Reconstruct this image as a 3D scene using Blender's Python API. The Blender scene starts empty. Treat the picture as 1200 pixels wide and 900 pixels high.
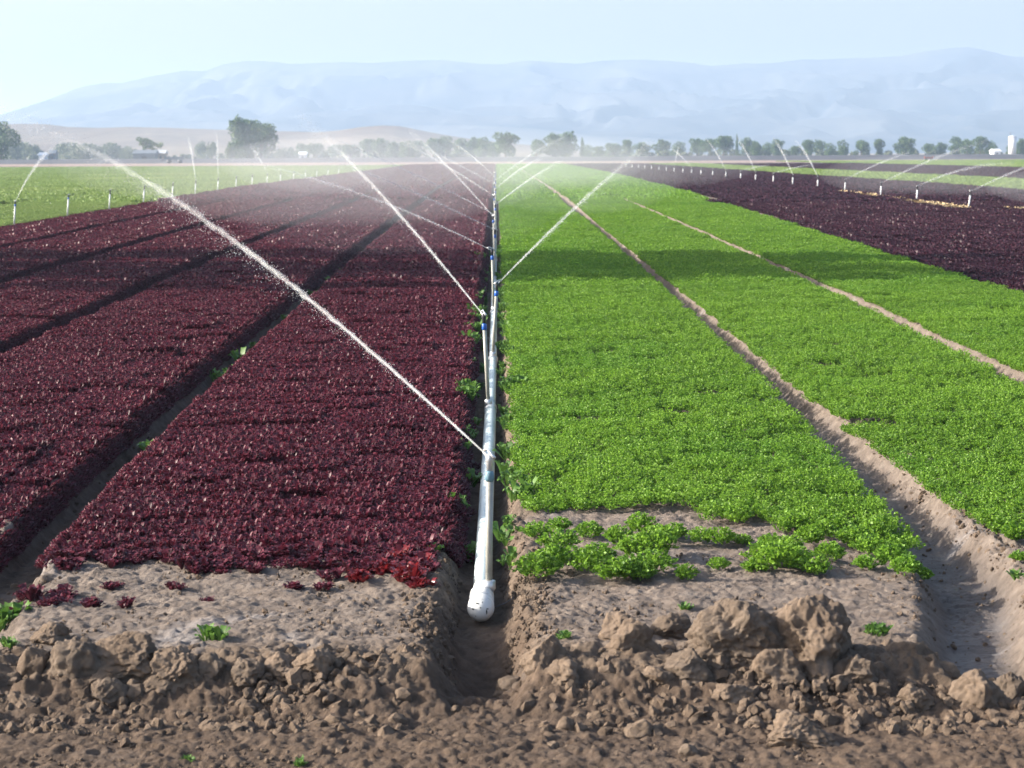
import bpy, bmesh, math, random
import numpy as np
from mathutils import Vector, Matrix, noise as mnoise
R = math.radians
S = bpy.context.scene
C = S.collection
random.seed(7)

# ------------------------------------------------------------------ camera
FPX, EYE = 2400.0, 2.6
pitch, yaw, roll = math.atan(270 / 2400), math.atan(17 / 2400), R(.29)
fw = Vector((math.sin(yaw) * math.cos(pitch), math.cos(yaw) * math.cos(pitch), -math.sin(pitch)))
rt = fw.cross(Vector((0, 0, 1))).normalized(); up = rt.cross(fw)
r2 = rt * math.cos(roll) - up * math.sin(roll); u2 = up * math.cos(roll) + rt * math.sin(roll)
cam_d = bpy.data.cameras.new('camera'); cam = bpy.data.objects.new('camera', cam_d); C.objects.link(cam)
cam.matrix_world = Matrix(((r2.x, u2.x, -fw.x, 0), (r2.y, u2.y, -fw.y, 0), (r2.z, u2.z, -fw.z, EYE), (0, 0, 0, 1)))
cam_d.lens = 72; cam_d.sensor_width = 36; cam_d.clip_start = .1; cam_d.clip_end = 20000
cam_d.dof.use_dof = True; cam_d.dof.focus_distance = 16; cam_d.dof.aperture_fstop = 5.0
S.camera = cam

# ------------------------------------------------------------------ sky, sun, exposure
SUN_EL, SUN_AZ = R(25), R(-88)          # azimuth from +Y towards +X: the sun stands to the left
w = bpy.data.worlds.new('World'); S.world = w; w.use_nodes = True
nt = w.node_tree; nt.nodes.clear()
sky = nt.nodes.new('ShaderNodeTexSky'); sky.sky_type = 'NISHITA'; sky.sun_disc = False
sky.sun_elevation = SUN_EL; sky.sun_rotation = SUN_AZ; sky.air_density = 1.0; sky.dust_density = 4.5; sky.ozone_density = 1.6
bg = nt.nodes.new('ShaderNodeBackground'); bg.inputs[1].default_value = .13
ow = nt.nodes.new('ShaderNodeOutputWorld')
nt.links.new(sky.outputs[0], bg.inputs[0]); nt.links.new(bg.outputs[0], ow.inputs[0])
sd = bpy.data.lights.new('sun', 'SUN'); sd.energy = 5.0; sd.angle = R(.5); sd.color = (1, .93, .82)
so = bpy.data.objects.new('sun', sd); C.objects.link(so)
sdir = Vector((math.sin(SUN_AZ) * math.cos(SUN_EL), math.cos(SUN_AZ) * math.cos(SUN_EL), math.sin(SUN_EL)))
so.rotation_euler = sdir.to_track_quat('Z', 'Y').to_euler(); so.location = (-50, 0, 60)
S.view_settings.view_transform = 'Standard'; S.view_settings.look = 'None'
S.view_settings.exposure = 1.42; S.view_settings.gamma = 1
S.cycles.use_denoising = True; S.cycles.volume_bounces = 1; S.cycles.max_bounces = 6
S.cycles.transparent_max_bounces = 24; S.cycles.use_adaptive_sampling = True

# ------------------------------------------------------------------ numpy noise
_rs = np.random.RandomState(3)
_L = _rs.rand(256, 256)
def vnoise(x, y):
    xi = np.floor(x).astype(int); yi = np.floor(y).astype(int); fx = x - xi; fy = y - yi
    fx = fx * fx * (3 - 2 * fx); fy = fy * fy * (3 - 2 * fy)
    a = _L[xi % 256, yi % 256]; b = _L[(xi + 1) % 256, yi % 256]; c = _L[xi % 256, (yi + 1) % 256]; d = _L[(xi + 1) % 256, (yi + 1) % 256]
    return (a * (1 - fx) + b * fx) * (1 - fy) + (c * (1 - fx) + d * fx) * fy
def fbm(x, y, o=4, g=.5):
    s = 0; a = 1; t = 0
    for i in range(o):
        s = s + a * vnoise(x * 2 ** i + 17.3 * i, y * 2 ** i + 5.1 * i); t += a; a *= g
    return s / t
def sm(a, b, x):
    t = np.clip((x - a) / (b - a), 0, 1); return t * t * (3 - 2 * t)

# ------------------------------------------------------------------ terrain
YT = [-50, 0, 8, 12, 20, 30, 45, 65, 85, 110, 9000]; ZT = [-.05, -.05, -.02, .03, .22, .33, .43, .54, .62, .7, .7]
FUR = [(-.1, .27, .2), (-3.08, .30, .2), (-5.9, .30, .2), (-8.62, .30, .2), (-11.4, .30, .2), (-14.25, .3, .2), (5.38, .26, .18), (8.25, .24, .15), (25, .5, .2), (34.5, .6, .2), (58, .8, .2),
       (-20, .6, .2), (-27, .6, .2), (-36, .6, .2), (-48, .8, .2)]
def base(y): return np.interp(y, YT, ZT)
def gh(x, y):
    x = np.asarray(x, float); y = np.asarray(y, float)
    z = base(y)
    edge = 10.25 + .35 * (fbm(x * 1.3 + 9, y * 0 + 4.2, 3) - .5)
    road = 1 - sm(edge - .55, edge + .1, y)
    bot = np.zeros_like(z)
    far = 1 - .3 * sm(60, 200, y)
    for xc, hw, d in FUR:
        wig = .05 * (vnoise(y * .9 + xc * 7, y * 0 + 1) - .5)
        hh = hw * (1 + np.where(xc == -.1, .25, .55) * (1 - sm(10.3, 12.6, y)) * (.4 + 1.4 * vnoise(y * 2.1 + xc, x * 0 + xc + np.sign(x - xc) * 3)))
        wig = wig + .06 * (fbm(x * 2.5, y * 2.5, 3) - .5) * (y < 30)
        bot = np.maximum(bot, d * far * (1 - sm(hh * .35, hh, np.abs(x - xc - wig))))
    xc = 2.95 - .4 * (1 - sm(10.2, 12.6, y)) - .1 * sm(14, 20, y) + .08 * (vnoise(y * .8, y * 0 + 7) - .5)
    q = x - xc + .07 * (fbm(x * 2.5, y * 2.5, 3) - .5) * (y < 30); bot = np.maximum(bot, .2 * np.where(q < 0, 1 - sm(.16, .4, -q), 1 - sm(.08, .34, q)))
    bot = bot * (1 - sm(340, 370, y))
    # deeper washed-out pit where the pipe ends
    bot = bot + .2 * np.exp(-((x + .07) / .2) ** 2 - ((y - 10.9) / .42) ** 2)
    z = z - np.maximum(bot * sm(9.6, 10.1, y), .2 * road)
    z = z + .035 * np.exp(-((y - 9.3 + .2 * np.sin(x)) / .35) ** 2) * sm(-5, -4, x)
    # small washed scarp left of the right furrow
    return z
def ghs(x, y): return float(gh(np.array([x]), np.array([y]))[0])
def ray(px, py):
    d = fw + r2 * ((px - 600) / FPX) + u2 * ((450 - py) / FPX); return d
def at(px, py, dz=0):
    d = ray(px, py); s = 7.5
    for k in range(60):
        p = Vector((0, 0, EYE)) + d * s; e = p.z - ghs(p.x, p.y) - dz
        if e < .004: break
        s += e / abs(d.z) * .6
    return p
def atY(px, py, Y):
    d = ray(px, py); return Vector((0, 0, EYE)) + d * (Y / d.y)

# ------------------------------------------------------------------ helpers
def tag(o, label=None, cat=None, group=None, kind=None):
    if label: o['label'] = label
    if cat: o['category'] = cat
    if group: o['group'] = group
    if kind: o['kind'] = kind
    return o
def me_np(name, V, F, mat=None, smooth=True):
    """V (n,3), F (m,k)"""
    V = np.asarray(V, np.float32); F = np.asarray(F, np.int32)
    me = bpy.data.meshes.new(name); me.vertices.add(len(V)); me.vertices.foreach_set('co', V.ravel())
    k = F.shape[1]; me.loops.add(F.size); me.loops.foreach_set('vertex_index', F.ravel())
    me.polygons.add(len(F)); me.polygons.foreach_set('loop_start', np.arange(0, F.size, k, dtype=np.int32))
    me.polygons.foreach_set('loop_total', np.full(len(F), k, np.int32))
    me.polygons.foreach_set('use_smooth', np.full(len(F), smooth, bool))
    me.update(calc_edges=True)
    if mat: me.materials.append(mat)
    return me
def link(name, me, parent=None, loc=None):
    o = bpy.data.objects.new(name, me); C.objects.link(o)
    if parent: o.parent = parent
    if loc is not None: o.location = loc
    return o
def bmo(name, bm, mat, parent=None, loc=None, smooth=True):
    me = bpy.data.meshes.new(name); bm.to_mesh(me); bm.free(); me.materials.append(mat)
    for p in me.polygons: p.use_smooth = smooth
    return link(name, me, parent, loc)
def empty(name, loc): 
    o = bpy.data.objects.new(name, None); C.objects.link(o); o.location = loc; o.empty_display_size = .1; return o
def tube(bm, pts, rad, n=10, cap=True):
    pts = [Vector(p) for p in pts]; rings = []
    for i, p in enumerate(pts):
        t = (pts[min(i + 1, len(pts) - 1)] - pts[max(i - 1, 0)]).normalized()
        a = t.cross(Vector((0, 0, 1)) if abs(t.z) < .95 else Vector((1, 0, 0))).normalized(); b = t.cross(a)
        r = rad[i] if hasattr(rad, '__len__') else rad
        rings.append([bm.verts.new(p + (a * math.cos(2 * math.pi * k / n) + b * math.sin(2 * math.pi * k / n)) * r) for k in range(n)])
    for i in range(len(rings) - 1):
        for k in range(n): bm.faces.new((rings[i][k], rings[i][(k + 1) % n], rings[i + 1][(k + 1) % n], rings[i + 1][k]))
    if cap: bm.faces.new(rings[0][::-1]); bm.faces.new(rings[-1])
def box(bm, x0, x1, y0, y1, z0, z1):
    v = [bm.verts.new(p) for p in ((x0, y0, z0), (x1, y0, z0), (x1, y1, z0), (x0, y1, z0), (x0, y0, z1), (x1, y0, z1), (x1, y1, z1), (x0, y1, z1))]
    for f in ((0, 3, 2, 1), (4, 5, 6, 7), (0, 1, 5, 4), (1, 2, 6, 5), (2, 3, 7, 6), (3, 0, 4, 7)): bm.faces.new([v[i] for i in f])

class N:
    def __init__(s, name):
        s.m = bpy.data.materials.new(name); s.m.use_nodes = True; s.t = s.m.node_tree; s.t.nodes.clear()
        s.out = s.t.nodes.new('ShaderNodeOutputMaterial')
    def n(s, t, **k):
        x = s.t.nodes.new('ShaderNode' + t)
        for a, b in k.items():
            if a.startswith('i_'):
                key = a[2:]; key = int(key) if key.isdigit() else key.replace('_', ' ')
                x.inputs[key].default_value = b
            else: setattr(x, a, b)
        return x
    def l(s, a, b): s.t.links.new(a, b)
    def noise(s, vec, scale, detail=4, rough=.55, dist=0):
        x = s.n('TexNoise', i_Scale=scale, i_Detail=detail, i_Roughness=rough, i_Distortion=dist); s.l(vec, x.inputs['Vector']); return x.outputs[0]
    def ramp(s, f, stops):
        x = s.n('ValToRGB'); e = x.color_ramp.elements
        while len(e) < len(stops): e.new(.5)
        for i, (p, c) in enumerate(stops): e[i].position = p; e[i].color = (*c, 1) if len(c) == 3 else c
        s.l(f, x.inputs[0]); return x.outputs[0]
    def mix(s, f, a, b, mode='MIX'):
        x = s.n('Mix', data_type='RGBA', blend_type=mode)
        for sock, v in ((x.inputs[0], f), (x.inputs[6], a), (x.inputs[7], b)):
            if hasattr(v, 'links') or isinstance(v, bpy.types.NodeSocket): s.l(v, sock)
            else: sock.default_value = v if not isinstance(v, tuple) else (*v, 1)
        return x.outputs[2]
    def math(s, op, a, b=0.):
        x = s.n('Math', operation=op)
        for i, v in enumerate((a, b)):
            if isinstance(v, bpy.types.NodeSocket): s.l(v, x.inputs[i])
            else: x.inputs[i].default_value = v
        return x.outputs[0]

def simple(name, col, rough=.6, metal=0, bump=0, bscale=40, var=.15, spec=.5):
    m = N(name); tc = m.n('TexCoord'); p = m.n('BsdfPrincipled', i_Roughness=rough, i_Metallic=metal)
    p.inputs['Specular IOR Level'].default_value = spec
    nz = m.noise(tc.outputs['Object'], bscale * .3, 5)
    c = m.ramp(nz, [(.3, tuple(k * (1 - var) for k in col)), (.7, tuple(min(1, k * (1 + var)) for k in col))])
    m.l(c, p.inputs['Base Color'])
    if bump:
        b = m.n('Bump', i_Strength=bump, i_Distance=.01); m.l(m.noise(tc.outputs['Object'], bscale, 4), b.inputs['Height']); m.l(b.outputs[0], p.inputs['Normal'])
    m.l(p.outputs[0], m.out.inputs[0]); return m.m

def leafmat(name, dark, light, rough=.35, trans=.3, spec=.5, tcol=None, big=.35, patch=None):
    m = N(name); g = m.n('NewGeometry'); oi = m.n('ObjectInfo'); 
    f = m.math('ADD', m.math('MULTIPLY', g.outputs['Random Per Island'], .75), m.math('MULTIPLY', m.noise(g.outputs['Position'], big, 3), .5))
    f = m.math('SUBTRACT', f, .12)
    c = m.ramp(f, [(.1, dark), (.85, light)])
    if patch:
        pf = m.ramp(m.noise(g.outputs['Position'], patch[1], 2), [(.5, (0, 0, 0)), (.72, (1, 1, 1))])
        c = m.mix(m.math('MULTIPLY', pf, patch[2]), c, patch[0])
    p = m.n('BsdfPrincipled', i_Roughness=rough); p.inputs['Specular IOR Level'].default_value = spec
    m.l(c, p.inputs['Base Color'])
    t = m.n('BsdfTranslucent')
    if tcol: t.inputs[0].default_value = (*tcol, 1)
    else: m.l(c, t.inputs[0])
    mx = m.n('MixShader', i_0=trans); m.l(p.outputs[0], mx.inputs[1]); m.l(t.outputs[0], mx.inputs[2]); m.l(mx.outputs[0], m.out.inputs[0])
    return m.m

# ------------------------------------------------------------------ soil material
def soil_mat():
    m = N('soil'); g = m.n('NewGeometry'); P = g.outputs['Position']
    at_ = m.n('Attribute', attribute_name='zone', attribute_type='GEOMETRY'); sep = m.n('SeparateColor'); m.l(at_.outputs['Color'], sep.inputs[0])
    n1 = m.noise(P, 1.1, 6, .6); n2 = m.noise(P, 9, 6, .65); n3 = m.noise(P, 60, 5, .7)
    dry = m.ramp(n2, [(.3, (.10, .077, .062)), (.5, (.158, .125, .103)), (.7, (.22, .18, .15))])
    moist_shade = m.ramp(n2, [(.3, (.050, .033, .023)), (.7, (.135, .094, .066))])  # brown of the moist road, also painted into the pit as its shade
    bank = m.ramp(n2, [(.3, (.07, .048, .034)), (.7, (.19, .14, .10))])
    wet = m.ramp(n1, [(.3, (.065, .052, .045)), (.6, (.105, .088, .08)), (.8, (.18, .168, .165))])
    c = m.mix(sep.outputs[0], dry, bank)
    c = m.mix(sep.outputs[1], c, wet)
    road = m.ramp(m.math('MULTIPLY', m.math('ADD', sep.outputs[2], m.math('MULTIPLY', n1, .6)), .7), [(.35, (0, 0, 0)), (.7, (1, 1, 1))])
    c = m.mix(road, c, moist_shade)
    # pale salt crust blotches
    salt = m.ramp(m.noise(P, .9, 5, .6, .5), [(.60, (0, 0, 0)), (.68, (1, 1, 1))])
    salt = m.math('MULTIPLY', salt, m.math('SUBTRACT', .55, m.math('MULTIPLY', sep.outputs[2], .5)))
    c = m.mix(salt, c, (.28, .265, .265))
    c = m.mix(m.math('MULTIPLY', n3, .5), c, (.12, .09, .07), 'MULTIPLY') if False else c
    # fallow ground beyond the crops
    sx = m.n('SeparateXYZ'); m.l(P, sx.inputs[0])
    st = m.math('ADD', sx.outputs[1], m.math('MULTIPLY', m.noise(P, .01, 2), 60))
    fal = m.ramp(m.math('DIVIDE', st, 1000.), [(0, (.10, .07, .07)), (.39, (.11, .08, .08)), (.42, (.23, .165, .135)), (.50, (.25, .18, .145)), (.53, (.14, .11, .1)), (1, (.20, .16, .11))])
    ff = m.ramp(m.math('DIVIDE', sx.outputs[1], 1000.), [(.355, (0, 0, 0)), (.365, (1, 1, 1))])
    c = m.mix(ff, c, fal)
    p = m.n('BsdfPrincipled', i_Roughness=.9); p.inputs['Specular IOR Level'].default_value = .3
    m.l(c, p.inputs['Base Color'])
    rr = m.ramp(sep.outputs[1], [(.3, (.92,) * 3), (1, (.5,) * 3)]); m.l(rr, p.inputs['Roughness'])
    b = m.n('Bump', i_Strength=1., i_Distance=.02); m.l(m.math('ADD', m.noise(P, 32, 8, .78), m.math('MULTIPLY', n3, .4)), b.inputs['Height']); m.l(b.outputs[0], p.inputs['Normal'])
    m.l(p.outputs[0], m.out.inputs[0]); return m.m
M_soil = soil_mat()

# ------------------------------------------------------------------ ground sheet
def axis(segs):
    out = []
    for a, b, st in segs: out += list(np.arange(a, b, st))
    return np.array(out + [segs[-1][1]])
gx = axis([(-9000, -1000, 1000), (-1000, -100, 60), (-100, -30, 5), (-30, -15, .3), (-15, -3.6, .06), (-3.6, 3.9, .012), (3.9, 9, .05), (9, 26, .4), (26, 100, 2), (100, 1000, 60), (1000, 9000, 1000)])
gy = axis([(-300, -20, 40), (-20, 6, 2), (6, 8, .1), (8, 12.6, .013), (12.6, 15, .02), (15, 25, .07), (25, 60, .4), (60, 120, 2), (120, 400, 10), (400, 1600, 50), (1600, 9600, 500)])
GX, GY = np.meshgrid(gx, gy)
GZ = gh(GX, GY)
rough = (GY < 30) * 1.0
edge = 10.25
roadm = 1 - sm(9.9, 10.3, GY); bankm = np.exp(-((GY - 10.25) / .33) ** 2)
ridg = lambda x, y, o: 1 - np.abs(2 * fbm(x, y, o) - 1)
furm = np.zeros_like(GX); wallm = np.zeros_like(GX)
for xc, hw, d in FUR:
    furm = np.maximum(furm, 1 - sm(hw * .3, hw * .75, np.abs(GX - xc)))
    wallm = np.maximum(wallm, np.exp(-((np.abs(GX - xc) - hw * .8) / .12) ** 2))
xc = 2.95 - .4 * (1 - sm(10.2, 12.6, GY)) - .1 * sm(14, 20, GY); furm = np.maximum(furm, 1 - sm(.1, .28, np.abs(GX - xc + .04)))
furm = furm * sm(9.95, 10.3, GY)
lump = fbm(GX * 3.1, GY * 3.1, 6, .62) - .5
fine = fbm(GX * 14, GY * 14, 4, .75) - .5
D = rough * (lump * .12 * (.55 + .9 * bankm - .1 * roadm) * (1 - .8 * furm) + fine * .04 * (.8 + .1 * bankm - .3 * roadm) * (1 - .75 * furm))
# clod crumble on bank and road: sharp worley-like pebbles from high thresholded noise
def worley(x, y, seed=0):
    xi = np.floor(x).astype(int); yi = np.floor(y).astype(int); best = np.full(x.shape, 9.); sec = np.full(x.shape, 9.); h = np.zeros(x.shape)
    for a in (-1, 0, 1):
        for b in (-1, 0, 1):
            i, j = xi + a, yi + b; jx = _L[(i + seed) % 256, j % 256]; jy = _L[(j + 91) % 256, (i + 37 + seed) % 256]; r1 = _L[(i + 7) % 256, (j + 13 + seed) % 256]; r2_ = _L[(i + 71) % 256, (j + 3 + seed) % 256]; r3_ = _L[(i + 29) % 256, (j + 101 + seed) % 256]
            dx = x - i - jx; dy = y - j - jy; d = np.hypot(dx, dy); hh = r1 * r1 + dx * (r2_ - .5) * 2.2 + dy * (r3_ - .5) * 2.2
            nb = d < best; sec = np.where(nb, best, np.minimum(sec, d)); h = np.where(nb, hh, h); best = np.where(nb, d, best)
    return h * np.clip((sec - best) * 5, 0, 1)
near_ = (GY > 7.5) & (GY < 15) & (np.abs(GX) < 4.2)
wx_, wy_ = GX[near_], GY[near_]; wob = (fbm(wx_ * 6, wy_ * 6, 3) - .5) * .12
W1 = np.zeros_like(GX); W2 = np.zeros_like(GX); W3 = np.zeros_like(GX)
W1[near_] = worley((wx_ + wob) * 5.5, (wy_ + wob) * 5.5, 5); W2[near_] = worley((wx_ + wob * .5) * 13, (wy_ + wob * .5) * 13, 21); W3[near_] = worley(wx_ * 27, wy_ * 27, 40)
crumb = sm(.42, .62, fbm(GX * 1.7 + 4, GY * 1.7, 3))
D += W1 * .028 * bankm + W2 * (.012 * bankm + .005 * roadm + .007 * crumb * (1 - bankm)) + W3 * (.005 * bankm + .005 * roadm * (.4 + crumb) + .004 + .006 * crumb * (1 - roadm) * (1 - bankm))
peb = (fbm(GX * 26 + 3, GY * 26, 3, .7) - .5) * .035 + (ridg(GX * 7 + 2, GY * 7, 4) - .6) * .03
D += rough * peb * (roadm * .35 + bankm * .7 + .5) * (1 - .8 * furm)
D -= rough * .035 * np.clip(fbm(GX * .9, GY * 5, 3) - .55, 0, 1) * 4 * (1 - roadm) * .4
# right wall of the furrow crumbles
rw = np.exp(-((GX - 3.3) / .22) ** 2) * (GY < 25) * sm(10, 11, GY)
D += rw * (fbm(GX * 8, GY * 5, 4, .65) - .5) * .13
wallm *= sm(10, 10.6, GY) * (GY < 18)
D += wallm * ((fbm(GX * 5, GY * 5, 5, .65) - .5) * .2 + (fbm(GX * 19, GY * 19, 2, .6) - .5) * .03)
GZ = GZ + D
pipem = np.exp(-((GX + .1) / .33) ** 4) * sm(9.9, 10.2, GY)
V = np.stack([GX, GY, GZ], -1).reshape(-1, 3); nx, ny = len(gx), len(gy)
ii = (np.arange(ny - 1)[:, None] * nx + np.arange(nx - 1)[None]).ravel()
F = np.stack([ii, ii + 1, ii + 1 + nx, ii + nx], -1)
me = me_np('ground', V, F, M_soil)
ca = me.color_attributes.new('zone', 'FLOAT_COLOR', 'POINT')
zone = np.stack([np.clip(bankm * 1.2 + pipem, 0, 1), furm * (1 - pipem) * (GX > -1), np.clip(roadm + pipem * .8 * (1 - sm(11.3, 12.2, GY)) + .75 * furm * (GX < -1), 0, 1), np.ones_like(GX)], -1).reshape(-1, 4).astype(np.float32)  # pit shade painted in as dark brown; left furrow floors darkened as well
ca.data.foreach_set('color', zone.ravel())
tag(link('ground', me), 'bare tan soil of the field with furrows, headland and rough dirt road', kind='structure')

# ------------------------------------------------------------------ distant relief
def relief(name, prof, Yc, Yf, Yb, mat, label, nx_, ny_, spur, spurscale):
    px = np.array([p[0] for p in prof], float); py = np.array([p[1] for p in prof], float)
    hz = 180.1 - (px - 581.5) * .00507
    X = (px - 581.5) / FPX * Yc; Hh = (hz - py) / FPX * Yc + EYE
    xs = np.linspace(X[0], X[-1], nx_); ys = np.linspace(Yf, Yb, ny_); XX, YY = np.meshgrid(xs, ys)
    top = np.interp(XX, X, Hh)
    t = np.where(YY < Yc, (YY - Yf) / (Yc - Yf), 1 - .6 * (YY - Yc) / (Yb - Yc)).clip(0, 1)
    tt = t ** 1.25
    rn = ridg(XX * spurscale + 3 * fbm(XX * spurscale * .5, YY * spurscale * .5, 3), YY * spurscale * .55, 5)
    Z = top * tt * (1 - spur * (1 - rn) * np.sin(np.pi * np.clip(t, 0, 1)) * 1.2) 
    Z = Z + .012 * top * (fbm(XX * spurscale * 9, YY * 0, 4) - .5)
    Z = np.where(t <= .001, -2, Z)
    V = np.stack([XX, YY, Z], -1).reshape(-1, 3)
    ii = (np.arange(ny_ - 1)[:, None] * nx_ + np.arange(nx_ - 1)[None]).ravel()
    me = me_np(name, V, np.stack([ii, ii + 1, ii + 1 + nx_, ii + nx_], -1), mat)
    return tag(link(name, me), label, kind='structure')
def relief_mat(name, a, b, sc):
    m = N(name); g = m.n('NewGeometry'); p = m.n('BsdfPrincipled', i_Roughness=.95); p.inputs['Specular IOR Level'].default_value = .1
    c = m.ramp(m.noise(g.outputs['Position'], sc, 7, .65, .6), [(.38, a), (.62, b)]); m.l(c, p.inputs['Base Color']); m.l(p.outputs[0], m.out.inputs[0]); return m.m
MTN = [(-900, 150), (-500, 150), (-200, 150), (0, 137), (50, 122), (100, 103), (125, 98), (150, 98), (190, 89), (220, 84), (245, 84), (270, 76), (290, 73), (315, 73), (345, 76), (400, 74), (440, 75), (480, 72), (520, 71), (560, 76), (590, 76), (620, 72), (650, 74), (680, 75), (720, 71), (760, 71), (800, 74), (830, 78), (870, 75), (900, 75), (930, 71), (960, 70), (1010, 68), (1050, 66), (1080, 60), (1110, 57), (1130, 57), (1150, 61), (1175, 66), (1200, 68), (1260, 60), (1350, 66), (1500, 60), (1900, 70), (2400, 90)]
relief('mountain_range', MTN, 3900, 2500, 5200, relief_mat('mountain_earth', (.02, .03, .045), (.085, .085, .085), .005), 'long hazy blue mountain range along the horizon', 900, 160, .75, .0062)
HIL = [(-700, 150), (-300, 140), (-60, 148), (0, 146.5), (30, 145), (60, 145.5), (85, 149), (120, 150), (160, 149), (200, 150), (260, 152), (300, 153), (340, 154), (375, 155), (400, 153), (425, 149), (450, 147), (470, 148), (490, 152), (515, 157), (545, 162), (580, 166), (640, 172), (700, 179)]
relief('hills', HIL, 1500, 1050, 1900, relief_mat('dry_grass', (.12, .088, .065), (.20, .155, .11), .01), 'low bare brown hills below the mountains on the left', 400, 60, .35, .012)
bm = bmesh.new()
for i in range(60):
    x0 = -700 + i * 24; pts = []
    for (y, z) in ((498, .2), (504, 2.05), (512, 2.15), (520, .2)): pass
xs = np.linspace(-800, 900, 240); prof = [(496, .3), (503, 1.75), (512, 1.8), (520, .3)]
V = np.array([[x, y, z + (0.22 * (fbm(np.array([x * .08]), np.array([y * .1]), 3)[0] - .5) if z > 1 else 0)] for x in xs for y, z in prof]); k = np.arange(239)[:, None] * 4 + np.arange(3)[None]
F = np.stack([k, k + 4, k + 5, k + 1], -1).reshape(-1, 4)
bm.free()
me = me_np('embankment', V, F, simple('dark_earth', (.045, .045, .055), .9, bscale=.3))
tag(link('embankment', me), 'long dark embankment across the far end of the fields', kind='structure')

# ------------------------------------------------------------------ foliage prototypes
def leaf_frill(rs, n_plants, wx, ly, prad, pht, nleaf, lw, jit=1., rows=False):
    """broad wavy-edged leaves (lettuce). returns V,F"""
    Vs, Fs = [], []; c = 0
    gxn = max(1, int(round(wx * math.sqrt(n_plants / (wx * ly))))); gyn = max(1, int(round(n_plants / gxn)))
    for i in range(gxn):
        for j in range(gyn):
            cx = (i + .5 + (rs.rand() - .5) * jit) / gxn * wx - wx / 2; cy = (j + .5 + (rs.rand() - .5) * jit) / gyn * ly - ly / 2
            s = .7 + .6 * rs.rand()
            for q in range(nleaf):
                a = 2 * math.pi * (q + .6 * rs.rand()) / nleaf; inner = rs.rand()
                L = prad * s * (1.25 - .5 * inner); Ht = pht * s * (.55 + .6 * inner); W = lw * s * (.7 + .5 * rs.rand())
                u = np.array([math.cos(a), math.sin(a), 0]); v = np.array([-math.sin(a), math.cos(a), 0])
                prof = [(.08, 0, .15), (.5, .62, .75), (.85, .98, 1.), (1.08, .9 + .25 * (rs.rand() - .3), .7)]
                for (t, h, ww) in prof:
                    for e in (-1, 0, 1):
                        p = np.array([cx, cy, 0]) + u * L * t + v * W * ww * e * .5
                        p[2] = Ht * h + (abs(e) * .25 * W * ww * (rs.rand() * 1.6 - .4)) + (rs.rand() - .5) * .15 * pht * t
                        Vs.append(p)
                for r in range(3):
                    for e in range(2):
                        o = c + r * 3 + e; Fs.append((o, o + 3, o + 4, o + 1))
                c += 12
    return np.array(Vs), np.array(Fs)
def leaf_fine(rs, n_plants, wx, ly, prad, pht, nst, nl, lsz, jit=1.):
    """finely cut leaves: many tiny leaflets on a dome"""
    Vs, Fs = [], []; c = 0
    gxn = max(1, int(round(wx * math.sqrt(n_plants / (wx * ly))))); gyn = max(1, int(round(n_plants / gxn)))
    for i in range(gxn):
        for j in range(gyn):
            cx = (i + .5 + (rs.rand() - .5) * jit) / gxn * wx - wx / 2; cy = (j + .5 + (rs.rand() - .5) * jit) / gyn * ly - ly / 2
            s = .7 + .6 * rs.rand()
            for q in range(nst):
                a = 2 * math.pi * rs.rand(); lean = .15 + .95 * math.sqrt(rs.rand()); 
                for k in range(nl):
                    t = .45 + .6 * rs.rand()
                    r_ = prad * s * lean * t; z = pht * s * (1.15 - .5 * lean ** 2) * (t if t < .8 else .8 + .3 * (t - .8)) 
                    p = np.array([cx + math.cos(a) * r_ + (rs.rand() - .5) * lsz, cy + math.sin(a) * r_ + (rs.rand() - .5) * lsz, z + (rs.rand() - .5) * lsz * .6])
                    d = np.array([math.cos(a) + rs.randn() * .8, math.sin(a) + rs.randn() * .8, .5 + rs.randn() * .6]); d /= np.linalg.norm(d)
                    e = np.cross(d, rs.randn(3)); e /= np.linalg.norm(e) + 1e-6
                    L = lsz * (.6 + .7 * rs.rand())
                    Vs += [p - d * L * .5, p + e * L * .36, p + d * L * .6, p - e * L * .36]
                    Fs.append((c, c + 1, c + 2, c + 3)); c += 4
    return np.array(Vs), np.array(Fs)

# colours
M_red = leafmat('red_lettuce_leaf', (.034, .0065, .013), (.125, .022, .037), .46, .3, .28, big=.5)
M_redf = leafmat('bright_red_leaf', (.10, .006, .012), (.22, .02, .02), .3, .35, .6)
M_pur = leafmat('purple_lettuce_leaf', (.017, .0055, .012), (.060, .014, .026), .5, .18, .35, big=.2)
M_grn = leafmat('frilly_green_leaf', (.058, .145, .013), (.22, .385, .038), .5, .42, .3, big=.45, patch=((.08, .21, .02), .35, .5))
M_grn_far = leafmat('pale_green_leaf', (.12, .19, .05), (.26, .35, .10), .5, .3, .3, big=.06, patch=((.27, .33, .11), .05, .8))
M_weed = leafmat('weed_leaf', (.045, .11, .015), (.12, .23, .04), .5, .35, .4)

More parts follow.
